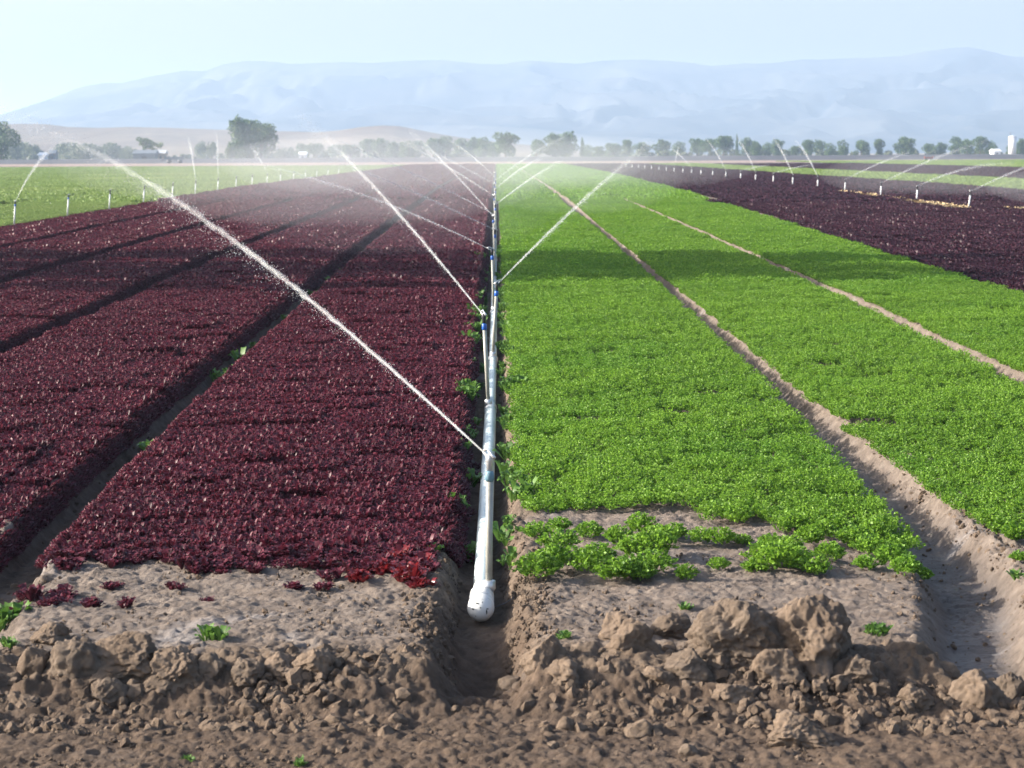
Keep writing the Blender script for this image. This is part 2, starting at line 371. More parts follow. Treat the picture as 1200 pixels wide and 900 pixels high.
def proto_set(tag_, fn, n, mat, mn):
    col = bpy.data.collections.new(tag_)
    for i in range(n):
        V, F = fn(np.random.RandomState(100 + i)); me = me_np(mn, V, F, mat); o = bpy.data.objects.new('%s_%02d' % (mn, i), me); col.objects.link(o)
    return col
def make_sets(mat_fn, kind):
    out = []
    specs = {
     'frill': [(.4, .4, lambda rs: leaf_frill(rs, 81, .4, .4, .038, .07, 13, .019)), (.6, .8, lambda rs: leaf_frill(rs, 200, .6, .8, .045, .085, 9, .034)), (1.2, 2.4, lambda rs: leaf_frill(rs, 220, 1.2, 2.4, .09, .12, 6, .095))],
     'fine': [(.4, .4, lambda rs: leaf_fine(rs, 24, .4, .4, .06, .11, 26, 9, .0145)), (.6, .8, lambda rs: leaf_fine(rs, 64, .6, .8, .08, .11, 18, 9, .024)), (1.2, 2.4, lambda rs: leaf_fine(rs, 60, 1.2, 2.4, .15, .12, 12, 6, .08))]}
    for k, (a, b, fn) in enumerate(specs[kind]):
        out.append((a, b, proto_set('%s_%s_%d' % (kind, mat_fn.name, k), fn, 5 if k == 0 else 4, mat_fn, 'leaf_patch')))
    return out
SETS = {'red': make_sets(M_red, 'frill'), 'pur': make_sets(M_pur, 'frill'), 'grn': make_sets(M_grn, 'fine'), 'pale': make_sets(M_grn_far, 'fine')}

def gn_group(col, mats=None):
    ng = bpy.data.node_groups.new('scatter_' + col.name, 'GeometryNodeTree')
    ng.interface.new_socket('Geometry', in_out='INPUT', socket_type='NodeSocketGeometry'); ng.interface.new_socket('Geometry', in_out='OUTPUT', socket_type='NodeSocketGeometry')
    n = ng.nodes; gi = n.new('NodeGroupInput'); go = n.new('NodeGroupOutput')
    iop = n.new('GeometryNodeInstanceOnPoints'); ci = n.new('GeometryNodeCollectionInfo'); ci.inputs['Collection'].default_value = col
    ci.inputs['Separate Children'].default_value = True; ci.inputs['Reset Children'].default_value = True
    iop.inputs['Pick Instance'].default_value = True
    def attr(nm, dt):
        a = n.new('GeometryNodeInputNamedAttribute'); a.data_type = dt; a.inputs['Name'].default_value = nm
        return [o for o in a.outputs if o.enabled and o.name == 'Attribute'][0]
    L = ng.links.new
    L(gi.outputs[0], iop.inputs['Points']); L(ci.outputs[0], iop.inputs['Instance']); L(attr('idx', 'INT'), iop.inputs['Instance Index'])
    L(attr('rot', 'FLOAT_VECTOR'), iop.inputs['Rotation']); L(attr('scl', 'FLOAT_VECTOR'), iop.inputs['Scale']); L(iop.outputs[0], go.inputs[0])
    return ng
_ng = {}
def scatter_mesh(name, sets, pts):
    """sets: list of collections; pts[k] = list of (pos, rot, scl, idx) for set k. One object holding all."""
    # one object per call: the modifiers join by using an offset index over one merged collection
    key = tuple(c.name for c in sets)
    if key not in _ng:
        col = bpy.data.collections.new('all_' + key[0]); cnt = 0; offs = []
        for c in sets:
            offs.append(cnt)
            for o in sorted(c.objects, key=lambda q: q.name):
                o2 = bpy.data.objects.new('%03d_src' % cnt, o.data); col.objects.link(o2); cnt += 1
        _ng[key] = (gn_group(col), offs)
    ng, offs = _ng[key]
    P, Rr, Sc, I = [], [], [], []
    for k, L in enumerate(pts):
        for (p, r, s, i) in L: P.append(p); Rr.append(r); Sc.append(s); I.append(i + offs[k])
    me = bpy.data.meshes.new(name); me.vertices.add(len(P)); me.vertices.foreach_set('co', np.array(P, np.float32).ravel())
    for nm, dt, arr, fld in (('rot', 'FLOAT_VECTOR', np.array(Rr, np.float32), 'vector'), ('scl', 'FLOAT_VECTOR', np.array(Sc, np.float32), 'vector'), ('idx', 'INT', np.array(I, np.int32), 'value')):
        a = me.attributes.new(nm, dt, 'POINT'); a.data.foreach_set(fld, arr.ravel())
    me.update()
    o = link(name, me); md = o.modifiers.new('scatter', 'NODES'); md.node_group = ng
    return o

def crop(name, label, kind, x0, x1, y0, y1, group, keep=None, lift=.0, x1f=None, lod=(34, 85), x0f=None):
    rs = np.random.RandomState(abs(hash(label)) % 9999 if False else len(label) * 31 + int(abs(x0) * 7))
    sets = SETS[kind]; pts = [[], [], []]
    ydiv = [y0, max(y0, lod[0]), max(y0, lod[1]), y1]
    for k, (a, b, col) in enumerate(sets):
        ya, yb = ydiv[k], ydiv[k + 1]
        if yb <= ya: continue
        nyy = max(1, int(round((yb - ya) / b))); sy = (yb - ya) / nyy / b
        nc = len(col.objects)
        for j in range(nyy):
            y = ya + (j + .5) * b * sy
            xr = x1f(y) if x1f else x1
            if x0f: x0 = x0f(y)
            n = max(1, int(round((xr - x0) / a))); sx = (xr - x0) / n / a
            for i in range(n):
                x = x0 + (i + .5) * a * sx
                if keep and not keep(x, y): continue
                zz = float(base(y)) - .015 + lift * float(sm(12.6, 16, y)) + .06 * (float(fbm(np.array([x * 1.7]), np.array([y * 1.3]), 3)[0]) - .5) + (0 if k else .012 * rs.randn())
                fl = math.pi if rs.rand() < .5 else 0
                ed = (i == 0 or i == n - 1) and k < 2
                ty = 0
                if k < 2 and (i == 0 or i == n - 1) and kind == 'red':
                    for sgn in ((-1,) if i == 0 else ()) + ((1,) if i == n - 1 else ()):
                        pts[k].append(((x + sgn * (a * sx * .5 + .05), y, zz - .07), (0, sgn * .95, 0), (sx * .42, sy * 1.05, .7 + .3 * rs.rand()), rs.randint(nc)))
                pts[k].append(((x + (0 if k else rs.randn() * .012), y, zz - (.02 if ed else 0)), (0, ty, fl), (sx * (1.0 if ed else 1.05), sy * 1.05, .85 + .35 * rs.rand()), rs.randint(nc)))
    o = scatter_mesh(name, [c for _, _, c in sets], pts)
    return tag(o, label, 'crop', group, 'stuff')

END = 355
reds = [(-2.84, -.37, 'nearest bed of dark red lettuce, left of the white pipe'), (-5.66, -3.36, 'second bed of dark red lettuce left of the pipe'), (-8.34, -6.18, 'third bed of dark red lettuce left of the pipe'),
        (-11.12, -8.9, 'fourth bed of dark red lettuce left of the pipe'), (-13.97, -11.68, 'outermost bed of red lettuce beside the pale green field')]
def front(yb, amp, sd): return lambda x, y: y > yb + amp * (float(fbm(np.array([x * 2.2 + sd]), np.array([sd * 1.]), 3)[0]) - .5)
for i, (a, b, lb) in enumerate(reds):
    crop('red_lettuce_bed', lb, 'red', a, b, 12.7 if i < 2 else 18, END, 'beds of red lettuce', keep=front(12.95, .35, i) if i < 2 else None, lift=.04)
def gkeep(x, y):
    q = float(fbm(np.array([x * 2.1]), np.array([y * 1.3]), 3)[0]) - .5
    lim = 14.15 if x < 1.25 else 14.15 - (x - 1.25) * 1.0
    return y > lim + q * .9
crop('green_bed', 'nearest bed of bright frilly greens, right of the white pipe', 'grn', .16, 2.68, 12.6, END, 'beds of bright frilly greens', keep=gkeep, lift=.02, x1f=lambda y: float(np.interp(y, [60, 90], [2.68, 2.58])))
crop('green_bed', 'second bed of bright frilly greens between two bare furrows', 'grn', 3.26, 5.22, 12.9, END, 'beds of bright frilly greens', keep=front(13.3, .8, 5), lift=.02, x0f=lambda y: float(np.interp(y, [13, 20, 60, 90], [3.28, 3.0, 3.0, 3.16])))
crop('green_bed', 'third bed of bright greens next to the purple lettuce', 'grn', 5.58, 8.1, 20, END, 'beds of bright frilly greens', x1f=lambda y: float(np.interp(y, [40, 80, 170, 355], [8.1, 8.7, 10.2, 11.5])), lift=.02)
crop('purple_lettuce_field', 'wide field of dark purple lettuce around the right row of sprinklers', 'pur', 8.35, 24.7, 26, END, 'fields on the right', keep=lambda x, y: x > float(np.interp(y, [40, 80, 170, 355], [8.3, 8.9, 10.9, 12.5])), lift=.0, lod=(40, 80))
crop('green_strip', 'narrow pale green strip beyond the purple lettuce', 'pale', 25.4, 34.2, 60, END, 'fields on the right')
crop('purple_strip', 'far dark purple strip between two pale green strips', 'pur', 35, 57.4, 70, 330, 'fields on the right', lod=(0, 0))
crop('far_green_field', 'farthest green field on the right, below the embankment', 'pale', 58.6, 140, 100, 430, 'fields on the right', lod=(0, 0))
crop('pale_green_field', 'pale yellowish green field at the far left', 'pale', -19.7, -14.55, 30, 345, 'pale green fields on the left')
crop('pale_green_field', 'middle strip of pale green field at the far left', 'pale', -35.5, -20.4, 45, 335, 'pale green fields on the left', lod=(0, 0))
crop('pale_green_field', 'outermost strip of pale green field at the left edge', 'pale', -85, -36.6, 70, 335, 'pale green fields on the left', lod=(0, 0))

# ------------------------------------------------------------------ single plants at the front of the beds
def plant_meshes(kind):
    out = []
    for i in range(5):
        rs = np.random.RandomState(50 + i)
        if kind == 'grn': V, F = leaf_fine(rs, 1, .01, .01, .11, .165, 80, 13, .018, 0); m = M_grn
        elif kind == 'red': V, F = leaf_frill(rs, 5, .11, .09, .05, .065, 13, .026); m = M_red
        elif kind == 'redf': V, F = leaf_frill(rs, 6, .12, .11, .055, .075, 13, .032); m = M_redf
        else: V, F = leaf_frill(rs, 5, .14, .10, .06, .10, 6, .038); m = M_weed
        out.append(me_np('plant_foliage', V, F, m))
    return out
PM = {k: plant_meshes(k) for k in ('grn', 'red', 'redf', 'weed')}
def plant(name, kind, x, y, s, label, cat, group, dz=-.012):
    o = link(name, random.choice(PM[kind]), None, (x, y, ghs(x, y) + dz)); o.rotation_euler = (0, 0, random.random() * 6.28)
    o.scale = (s, s, s * (.85 + .3 * random.random())); return tag(o, label, cat, group)
def nth(n):
    if n % 100 in (11, 12, 13): return '%dth' % n
    return '%d%s' % (n, {1: 'st', 2: 'nd', 3: 'rd'}.get(n % 10, 'th'))
GL = 'single clump of bright frilly greens on bare soil at the front of the green bed'
gpx = [(630, 680, 1.5), (648, 668, 1.3), (655, 650, 1.2), (668, 664, 1.2), (700, 662, 1.25), (688, 672, 1.1), (722, 682, 1.3), (738, 676, 1.1), (745, 655, 1.2), (768, 655, 1.3), (766, 674, 1.2), (752, 682, 1.), (805, 680, .8), (842, 668, .75),
       (628, 632, 1.), (655, 622, .9), (690, 632, 1.), (725, 640, 1.), (752, 628, 1.), (775, 640, 1.), (790, 632, .9), (822, 637, 1.), (845, 640, 1.), (895, 662, 1.2), (915, 672, 1.3), (935, 668, 1.2), (955, 675, 1.1), (972, 660, 1.), (905, 645, 1.), (925, 650, .9), (885, 672, .9),
       (948, 640, 1.1), (1000, 640, 1.1), (1020, 652, 1.), (1015, 668, .8), (1045, 665, 1.2), (1062, 676, 1.1), (1080, 680, .8), (985, 625, 1.), (1030, 632, 1.1), (865, 615, 1.), (600, 560, .8), (596, 620, .5), (1175, 632, 1.), (1192, 636, 1.2), (1160, 622, .9), (1195, 658, .7), (930, 625, 1.), (965, 632, .9), (1050, 648, 1.), (870, 638, .8)]
rowdef = [(676, 'frontmost row'), (662, 'second row'), (646, 'third row'), (629, 'fourth row'), (590, 'row touching the dense bed')]
rows = {}
for q in gpx: rows.setdefault([r for y, r in rowdef if q[1] >= y or y == 590][0], []).append(q)
for rn_, lst in rows.items():
  for gi_, (px, py, s) in enumerate(sorted(lst)):
    GL = 'frilly green clump, %s from the left in the %s' % (nth(gi_ + 1), rn_.replace('frontmost row', 'frontmost loose row of clumps').replace('second row', 'second loose row of clumps').replace('third row', 'third loose row of clumps').replace('fourth row', 'fourth loose row of clumps'))
    p = at(px, py)
    plant('frilly_green_plant', 'grn', p.x, p.y, s * 1.02 * (.9 + .2 * random.random()), GL, 'leafy plant', 'single green plants at the bed front')
RL = 'single small dark red lettuce on bare soil at the front edge of the red bed'
k = 0
for row in range(21):
    x = -2.76 + row * .115
    y = 13.02; kk = 0
    while y > 12.22 and k < 150:
        fr = float(fbm(np.array([x * 3.3]), np.array([2.2]), 3)[0])
        if y > 12.0 + fr * .9 and random.random() < .25 + (y - 12.2) * 1.1:
            plant('red_lettuce', 'red', x + random.uniform(-.02, .02), y, random.uniform(.75, 1.15), 'small dark red lettuce, %s from the bed in its %s front row from the left' % (nth(kk + 1), nth(row + 1)), 'lettuce', 'single red lettuces at the bed front'); k += 1; kk += 1
        y -= random.uniform(.08, .11)
RS_ = [(20, 717, .7, 'tiny dark red lettuce at the far left of the strays below the red bed'), (35, 703, 1.1, 'dark red lettuce stray at the left, behind the tiny one'), (52, 712, .8, 'dark red lettuce stray in front of the left cluster'), (68, 708, 1.2, 'largest dark red lettuce stray of the left cluster'), (75, 700, 1., 'dark red lettuce stray at the back of the left cluster'), (108, 711, .8, 'lone dark red lettuce stray right of the left cluster'), (147, 710, .7, 'small dark red lettuce stray above the broken earth block'), (242, 704, .6, 'smallest lone dark red lettuce on the bare headland'),
  (130, 690, .9, 'dark red lettuce stray touching the left corner of the nearest red bed'), (205, 690, .8, 'dark red lettuce stray below the left third of the nearest red bed'), (345, 690, .8, 'left one of two close dark red lettuce strays below the bed'), (380, 690, .8, 'right one of two close dark red lettuce strays below the bed'),
  (548, 660, 1., 'dark red lettuce left of the pipe, nearest to its end plug'), (545, 605, 1.1, 'dark red lettuce in the furrow shade left of the pipe'), (560, 565, 1., 'dark red lettuce leaning on the pipe below the first jet'), (555, 548, 1., 'dark red lettuce behind the one leaning on the pipe')]
for (px, py, s, lb_) in RS_:
    p = at(px, py); plant('red_lettuce', 'red', p.x, p.y, s, lb_, 'lettuce', 'single red lettuces at the bed front')
for gi_, (px, py, s) in enumerate([(420, 680, .8), (440, 668, .9), (455, 672, 1.), (465, 660, 1.), (478, 680, 1.15), (490, 665, 1.), (496, 690, .8)]):
    p = at(px, py); plant('bright_red_lettuce', 'redf', p.x, p.y, s, 'brighter red lettuce at the bed corner near the pipe, %s from the left' % nth(gi_ + 1), 'lettuce', 'brighter red lettuces at the bed corner')
# weeds
one = [((250, 757, .9), 'small bright green sprout on the bank below the red bed'), ((5, 735, 1.1), 'leafy green weed on the soil at the left edge'), ((12, 768, .6), 'thin pale sprout low on the left bank'),
       ((222, 892, .35), 'tiny seedling on the dirt road at the bottom left'), ((350, 897, .35), 'tiny pale seedling on the dirt road left of centre'), ((1195, 680, .6), 'small green weed beside the right furrow at the right edge'), ((1025, 745, .6), 'little weed at the edge of the washed bank right of the big clods'),
       ((660, 748, .45), 'sprig of green on the headland left of the clod pile'), ((805, 714, .4), 'sprig of green behind the clod pile'), ((508, 645, .5), 'small weed in the shade beside the red bed')]
for (px, py, s), lb in one:
    p = at(px, py); plant('weed', 'weed', p.x, p.y, s, lb, 'weed', 'weeds')
wl = {0: 0, 1: 0}
rw_ = random.Random(4); yw = 13.2
while yw < 48:
    for sd_ in (0, 1):
        if sd_ == 1 and yw < 17 and rw_.random() < .6: continue
        wl[sd_] += 1; X = (.06 + .1 * rw_.random()) if sd_ == 0 else (-.34 + .14 * rw_.random())
        plant('weed', 'weed', X, yw + rw_.uniform(-.2, .2), rw_.uniform(.6, 1.25), '%s leafy weed from the near end on the %s side of the white pipe' % (nth(wl[sd_]), 'right' if sd_ == 0 else 'left'), 'weed', 'weeds along the pipe')
    yw += .33 + yw * .011
for gi_, (X, Y) in enumerate([(-2.95, 17.6), (-3.0, 19.3), (-3.1, 22.9), (-3.0, 23.4), (-3.05, 24.6), (-3.1, 26.2), (-3.0, 28.5), (-3.1, 30.2), (-3.0, 31.5), (-3.06, 32.8), (-3.1, 34.5), (-3, 36), (-3.1, 38), (-3.05, 41), (-3, 44), (-3.1, 48), (-3.05, 52), (-3.1, 57), (-3., 62)]):
    plant('weed', 'weed', X, Y, random.uniform(.9, 1.6), '%s green weed from the near end in the furrow between the first two red beds' % nth(gi_ + 1), 'weed', 'weeds in the left furrow')

# ------------------------------------------------------------------ clods
def clod_mesh(seed, sub=4, cut=7, rough=.22):
    rs = random.Random(seed); bm = bmesh.new(); bmesh.ops.create_icosphere(bm, subdivisions=sub, radius=1)
    pl = []
    for i in range(cut):
        n = Vector((rs.gauss(0, 1), rs.gauss(0, 1), rs.gauss(.25, .8))).normalized(); pl.append((n, rs.uniform(.55, .85)))
    o = Vector((seed * 3.1, seed * 1.7, 0))
    for v in bm.verts:
        p = v.co.copy()
        for n, d in pl:
            e = p.dot(n) - d
            if e > 0: p -= n * e * .93
        nn = p.normalized()
        f = mnoise.fractal(p * 1.6 + o, 1, 2, 4) * rough * .8
        if sub > 2: f += mnoise.fractal(p * 7 + o, .8, 2.1, 3) * rough * .28 - abs(mnoise.noise(p * 3.2 + o)) * rough * .5
        if sub > 3:
            q = mnoise.voronoi(p * 2.6 + o * .3)[0]; q2 = mnoise.voronoi(p * 7 + o * .7)[0]; f += (q[1] - q[0] - .3) * rough * .3 + (q2[1] - q2[0]) * rough * .05 + mnoise.fractal(p * 16 + o, .8, 2.1, 4) * rough * .09
        v.co = p + nn * f
        if sub > 2: zz = v.co.z + .2; k = 1 - .2 * zz if zz > 0 else 1 - .7 * zz; v.co.x *= k; v.co.y *= k
    me = bpy.data.meshes.new('clod'); bm.to_mesh(me); bm.free()
    for p in me.polygons: p.use_smooth = sub > 2
    return me
def clod_mat(name, a, b):
    m = N(name); tc = m.n('TexCoord'); g = m.n('NewGeometry'); P = g.outputs['Position']
    c = m.ramp(m.noise(P, 7, 6, .65), [(.3, a), (.68, b)])
    p = m.n('BsdfPrincipled', i_Roughness=.92); p.inputs['Specular IOR Level'].default_value = .25; m.l(c, p.inputs['Base Color'])
    bmp = m.n('Bump', i_Strength=1., i_Distance=.022); m.l(m.noise(P, 26, 9, .78), bmp.inputs['Height']); m.l(bmp.outputs[0], p.inputs['Normal']); m.l(p.outputs[0], m.out.inputs[0]); return m.m
M_clod = clod_mat('clod_earth', (.105, .074, .052), (.215, .160, .118))
M_clod2 = clod_mat('grey_clod_earth', (.10, .073, .054), (.185, .142, .108))
CL = [  # px centre x, base y, width px, height px, label
 (868, 800, 142, 88, 'largest earth clod, a broad peaked block in the middle of the right pile'),
 (955, 800, 112, 92, 'tall pointed earth clod at the right end of the big pile'),
 (912, 812, 78, 48, 'blocky clod lodged between the two largest clods'),
 (790, 752, 62, 34, 'flat-topped tan clod behind the left part of the right pile'),
 (728, 758, 62, 38, 'rounded pale clod on the headland edge left of the pile'),
 (745, 790, 75, 52, 'brown clod below the rounded pale one'),
 (808, 808, 68, 46, 'square grey clod in front of the largest clod'),
 (772, 822, 46, 28, 'small angular clod below the square grey one'),
 (640, 795, 62, 44, 'split clod on the bank right of the pipe pit'),
 (600, 818, 44, 26, 'low clod right below the mouth of the pipe furrow'),
 (660, 820, 60, 34, 'low shaded clod left of the right pile'),
 (935, 880, 92, 46, 'lone rounded boulder-like clod on the dirt road at lower right'),
 (1008, 808, 56, 36, 'shaded clod right of the tall pointed one'),
 (1072, 834, 52, 30, 'smooth half-buried clod on the right bank'),
 (1150, 838, 78, 52, 'upright brown clod on the right bank near the edge'),
 (1185, 828, 50, 42, 'shaded clod at the right edge of the photo'),
 (1110, 800, 44, 26, 'crumbly clod at the mouth of the right furrow'),
 (858, 832, 56, 26, 'dark low clod under the big pile'),
 (808, 888, 26, 18, 'small round clod on the road left of the lone boulder-like clod'),
 (666, 862, 34, 24, 'small pale clod on the road below the right pile'),
 (750, 866, 40, 24, 'crumbled clod on the road below the pile'),
 (90, 808, 84, 58, 'left lump of the big broken block on the left bank'),
 (150, 808, 125, 62, 'central slab of the big broken block on the left bank'),
 (200, 826, 92, 58, 'smooth leaning slab at the right of the left block'),
 (125, 832, 56, 34, 'lower clod in front of the broken block on the left'),
 (38, 800, 42, 42, 'upright clod left of the broken block'),
 (22, 836, 52, 24, 'low clod at the left edge of the photo'),
 (245, 812, 46, 40, 'shaded clod right of the leaning slab'),
 (328, 798, 60, 32, 'sloping clod on the bank below the red bed'),
 (368, 800, 56, 38, 'wedge-shaped clod right of the sloping one'),
 (290, 806, 46, 30, 'low flat clod left of the sloping one'),
 (450, 792, 30, 20, 'small clod on the bank left of the pipe pit'),
 (60, 762, 50, 26, 'clod at the top edge of the left bank')]
for i, (px, py, wp, hp, lb) in enumerate(CL):
    p = at(px, py - hp * .12); sc = p.y / FPX
    me = clod_mesh(i + 1, 6 if wp > 88 else (5 if wp > 44 else 4)); me.materials.append(M_clod if i % 3 else M_clod2)
    xs = [v.co.x for v in me.vertices]; zs = [v.co.z for v in me.vertices]
    sx = wp * sc / (max(xs) - min(xs)); sz = hp * 1.15 * sc / (max(zs) - min(zs))
    o = link('earth_clod', me, None, (p.x, p.y + wp * sc * .2, ghs(p.x, p.y) + sz * (-min(zs)) - .3 * hp * sc))
    o.scale = (sx, sx * .85, sz)
    tag(o, lb, 'earth clod', 'big earth clods along the field edge')
# small clods
M_crumb = clod_mat('crumb_earth', (.075, .052, .037), (.19, .14, .102))
ccol = bpy.data.collections.new('small_clods_src')
for i in range(9):
    me = clod_mesh(60 + i, 2, 9, .45); me.materials.append(M_crumb); o = bpy.data.objects.new('clod_%02d' % i, me); ccol.objects.link(o)
rs = np.random.RandomState(5); L = []
def addc(n, y0, y1, smin, smax, pw, cond=None, x0=-3.2, x1=3.5):
    x = rs.uniform(x0, x1, n); y = rs.uniform(y0, y1, n)
    if cond is not None: k = cond(x, y); x, y = x[k], y[k]
    m_ = len(x); s = smin + (smax - smin) * rs.rand(m_) ** pw; z = gh(x, y) + s * .15; r = rs.rand(m_, 3) * 6; q = rs.rand(m_, 2); id_ = rs.randint(9, size=m_)
    for i in range(m_): L.append(((x[i], y[i], z[i]), tuple(r[i]), (s[i], s[i] * (.7 + .5 * q[i, 0]), s[i] * (.6 + .4 * q[i, 1])), id_[i]))
cl = lambda sc, th, sd: (lambda x, y: fbm(x * sc + sd, y * sc, 3) > th)
infur = lambda x, y: gh(x, y) < base(y) - .1
addc(12000, 8.2, 9.9, .003, .017, 5, cl(2.2, .42, 1)); addc(11000, 9.6, 10.5, .004, .05, 7, lambda x, y: ~((-.45 < x) & (x < .2)))
addc(7000, 10.3, 12.9, .003, .018, 5, lambda x, y: ~infur(x, y) & cl(3, .46, 9)(x, y)); addc(900, 10.3, 18, .004, .03, 4, None, 3.15, 3.45); addc(60, 9.3, 10.2, .03, .065, 2, cl(2, .46, 4))
addc(260, 11, 26, .005, .02, 3, None, .02, .16); addc(1500, 10.2, 13, .004, .028, 5, None, -.55, -.24); addc(1300, 10.2, 13.5, .004, .026, 5, None, .02, .32); addc(1200, 10.2, 16, .003, .02, 5, None, 2.45, 3.4); addc(700, 12, 19, .004, .03, 5, None, -3.4, -2.75)
o = scatter_mesh('small_earth_clods', [ccol], [L]); tag(o, 'loose crumbs and small clods of earth strewn on road and bank', 'loose earth', None, 'stuff')

# ------------------------------------------------------------------ irrigation line
def scuffed(name, col, mud, th):
    m = N(name); g = m.n('NewGeometry'); P = g.outputs['Position']; p = m.n('BsdfPrincipled', i_Roughness=.42)
    f = m.ramp(m.noise(P, 9, 8, .72, .4), [(th, (0, 0, 0)), (th + .1, (1, 1, 1))]); f2 = m.ramp(m.noise(P, 2.2, 5, .6), [(.42, (0, 0, 0)), (.7, (.7, .7, .7))])
    c = m.mix(f, col, mud); c = m.mix(f2, c, tuple(k * .72 for k in col)); m.l(c, p.inputs['Base Color'])
    b = m.n('Bump', i_Strength=.25, i_Distance=.004); m.l(m.noise(P, 40, 5), b.inputs['Height']); m.l(b.outputs[0], p.inputs['Normal']); m.l(p.outputs[0], m.out.inputs[0]); return m.m
M_pvc = scuffed('white_pipe_paint', (.50, .58, .58), (.24, .22, .18), .56)
M_pvc2 = scuffed('scuffed_white_plastic', (.62, .62, .60), (.14, .12, .10), .6)
M_alu = simple('grey_aluminium', (.55, .56, .57), .38, .6, bump=.1)
M_wht = simple('white_riser', (.30, .30, .27), .45, bump=.1, var=.2)
M_wht2 = simple('clean_white_riser', (.68, .7, .71), .4)
M_blue = simple('blue_plastic', (.02, .10, .42), .35)
M_dark = simple('dark_brass', (.06, .06, .07), .45, .5)
M_teal = simple('blue_grey_plastic', (.10, .19, .24), .5)
M_mark = simple('black_marking', (.02, .02, .02), .6)
PIPEX = [(11.75, -.105), (14, -.095), (16, -.085), (19.8, -.07), (24, -.055), (30, -.05), (40, -.05), (130, -.05)]
def px_(y): return float(np.interp(y, [a for a, _ in PIPEX], [b for _, b in PIPEX]))
def pz_(y): return float(base(y)) - .2 + .11
RIS = [(12.2, -.1, -.05, .785), (19.8, -.09, -.13, 1.04), (24.1, -.055, .0, 1.07)]
ys_ = [30.4, 37.2, 44, 52, 61, 70, 79, 88, 97, 106, 115, 124]
RIS += [(y, -.05, -.05 + (.02 if i % 2 else -.02), float(base(y)) + .84) for i, y in enumerate(ys_)]
pipe = empty('irrigation_pipe', (-.1, 11.75, pz_(11.75) - .08)); tag(pipe, 'long white irrigation pipe lying in the furrow between red and green beds', 'pipe')
inv = pipe.location
joints = [12.0] + [r[0] for r in RIS[1:]] + [130]
for i in range(len(joints) - 1):
    a, b = joints[i], joints[i + 1]; bm = bmesh.new()
    n = 6; pts = [Vector((px_(a + (b - a) * t / n), a + (b - a) * t / n, pz_(a + (b - a) * t / n))) - inv for t in range(n + 1)]
    tube(bm, pts, .047 if i else .055, 20); bmo('pipe_section', bm, M_pvc, pipe)
    bm = bmesh.new(); y = a + (.06 if i == 0 else 0)
    c = [Vector((px_(y + d), y + d, pz_(y + d))) - inv for d in (-.10, -.095, -.06, .06, .095, .10)]
    tube(bm, c, [.05, .062, .058, .058, .062, .05] if i else [.062, .077, .075, .075, .075, .06], 22); bmo('coupling', bm, M_alu if i else M_pvc2, pipe)
# end plug, bulbous with scuffs
bm = bmesh.new(); c0 = Vector((-.107, 11.9, pz_(11.9) - .005)) - inv
prof = [(.10, .056), (.06, .07), (.02, .079), (-.02, .081), (-.055, .076), (-.085, .062), (-.105, .043), (-.115, .02)]
tube(bm, [c0 + Vector((0, d, 0)) for d, _ in prof], [r for _, r in prof], 28); plug = bmo('end_plug', bm, M_pvc2, pipe)
bm = bmesh.new()
def patch(cx, cz, w_, h_):   # small dark scuffs, laid just proud of the plug face
    for s in range(1):
        pts = []
        for k in range(9):
            a = k / 9 * 6.283; x = cx + math.cos(a) * w_ * random.uniform(.6, 1); z = cz + math.sin(a) * h_ * random.uniform(.6, 1)
            r = math.hypot(x, z); y = -float(np.interp(r, [0, .02, .043, .062, .076, .081], [.1165, .1165, .1065, .0865, .0565, .02])); pts.append(bm.verts.new(c0 + Vector((x, y - .001, z))))
        bm.faces.new(pts)
for q in [(.035, -.005, .005, .018), (.040, .013, .009, .004), (-.02, .045, .012, .006), (.0, .022, .006, .005), (-.045, .01, .010, .006), (.01, .05, .003, .006), (-.03, -.03, .004, .003)]: patch(*q)
bmo('scuff_marks', bm, M_mark, plug, smooth=False)
bm = bmesh.new(); tube(bm, [c0 + Vector((.05, .02, -.02)), c0 + Vector((.14, .09, .0)), c0 + Vector((.2, .12, .03))], .003, 6); bmo('wire_latch', bm, M_dark, pipe)

def sprinkler(bx, by, bz, tx, tz, az, label, group, rr=.019, detail=True, blue=True):
    t = empty('sprinkler', (bx, by, bz)); tag(t, label, 'sprinkler', group)
    top = Vector((tx - bx, 0, tz - bz)); ax = top.normalized(); hL = .13
    bm = bmesh.new(); tube(bm, [Vector((0, 0, 0)), top - ax * hL], rr, 12); bmo('riser', bm, M_wht if detail else M_wht2, t)
    if detail:
        bm = bmesh.new(); tube(bm, [ax * -.02, ax * .0, ax * .05, ax * .055], [rr * 1.3, rr * 1.9, rr * 1.9, rr * 1.2], 12); bmo('base_coupling', bm, M_alu, t)
    bm = bmesh.new(); tube(bm, [top - ax * (hL + .01), top - ax * (hL - .005), top - ax * .085, top - ax * .075], [rr, rr * 1.35, rr * 1.25, rr * .9], 12); bmo('collar', bm, M_blue if blue else (M_teal if detail else M_dark), t)
    bm = bmesh.new(); h = math.radians(az); d = Vector((math.sin(h), math.cos(h), .5)).normalized(); side = Vector((math.cos(h), -math.sin(h), 0))
    tube(bm, [top - ax * .08, top - ax * .03, top - ax * .02, top + ax * .012, top + ax * .03], [rr * .9, rr * .95, rr * 1.2, rr * 1.1, rr * .5], 12); hd = bmo('head', bm, M_dark if blue or not detail else M_alu, t)
    bm = bmesh.new(); tube(bm, [top - d * .01, top + d * .05, top + d * .07], [.012, .0085, .007], 10); bmo('nozzle', bm, M_alu, hd)
    bm = bmesh.new(); u = Vector((0, 0, .032))
    tube(bm, [top + u - d * .055, top + u * 1.15, top + u + d * .045 + side * .012, top + d * .085 + side * .014], [.012, .007, .006, .009], 8); bmo('swing_arm', bm, M_alu, hd)
    return top + Vector((bx, by, bz)) + d * .07

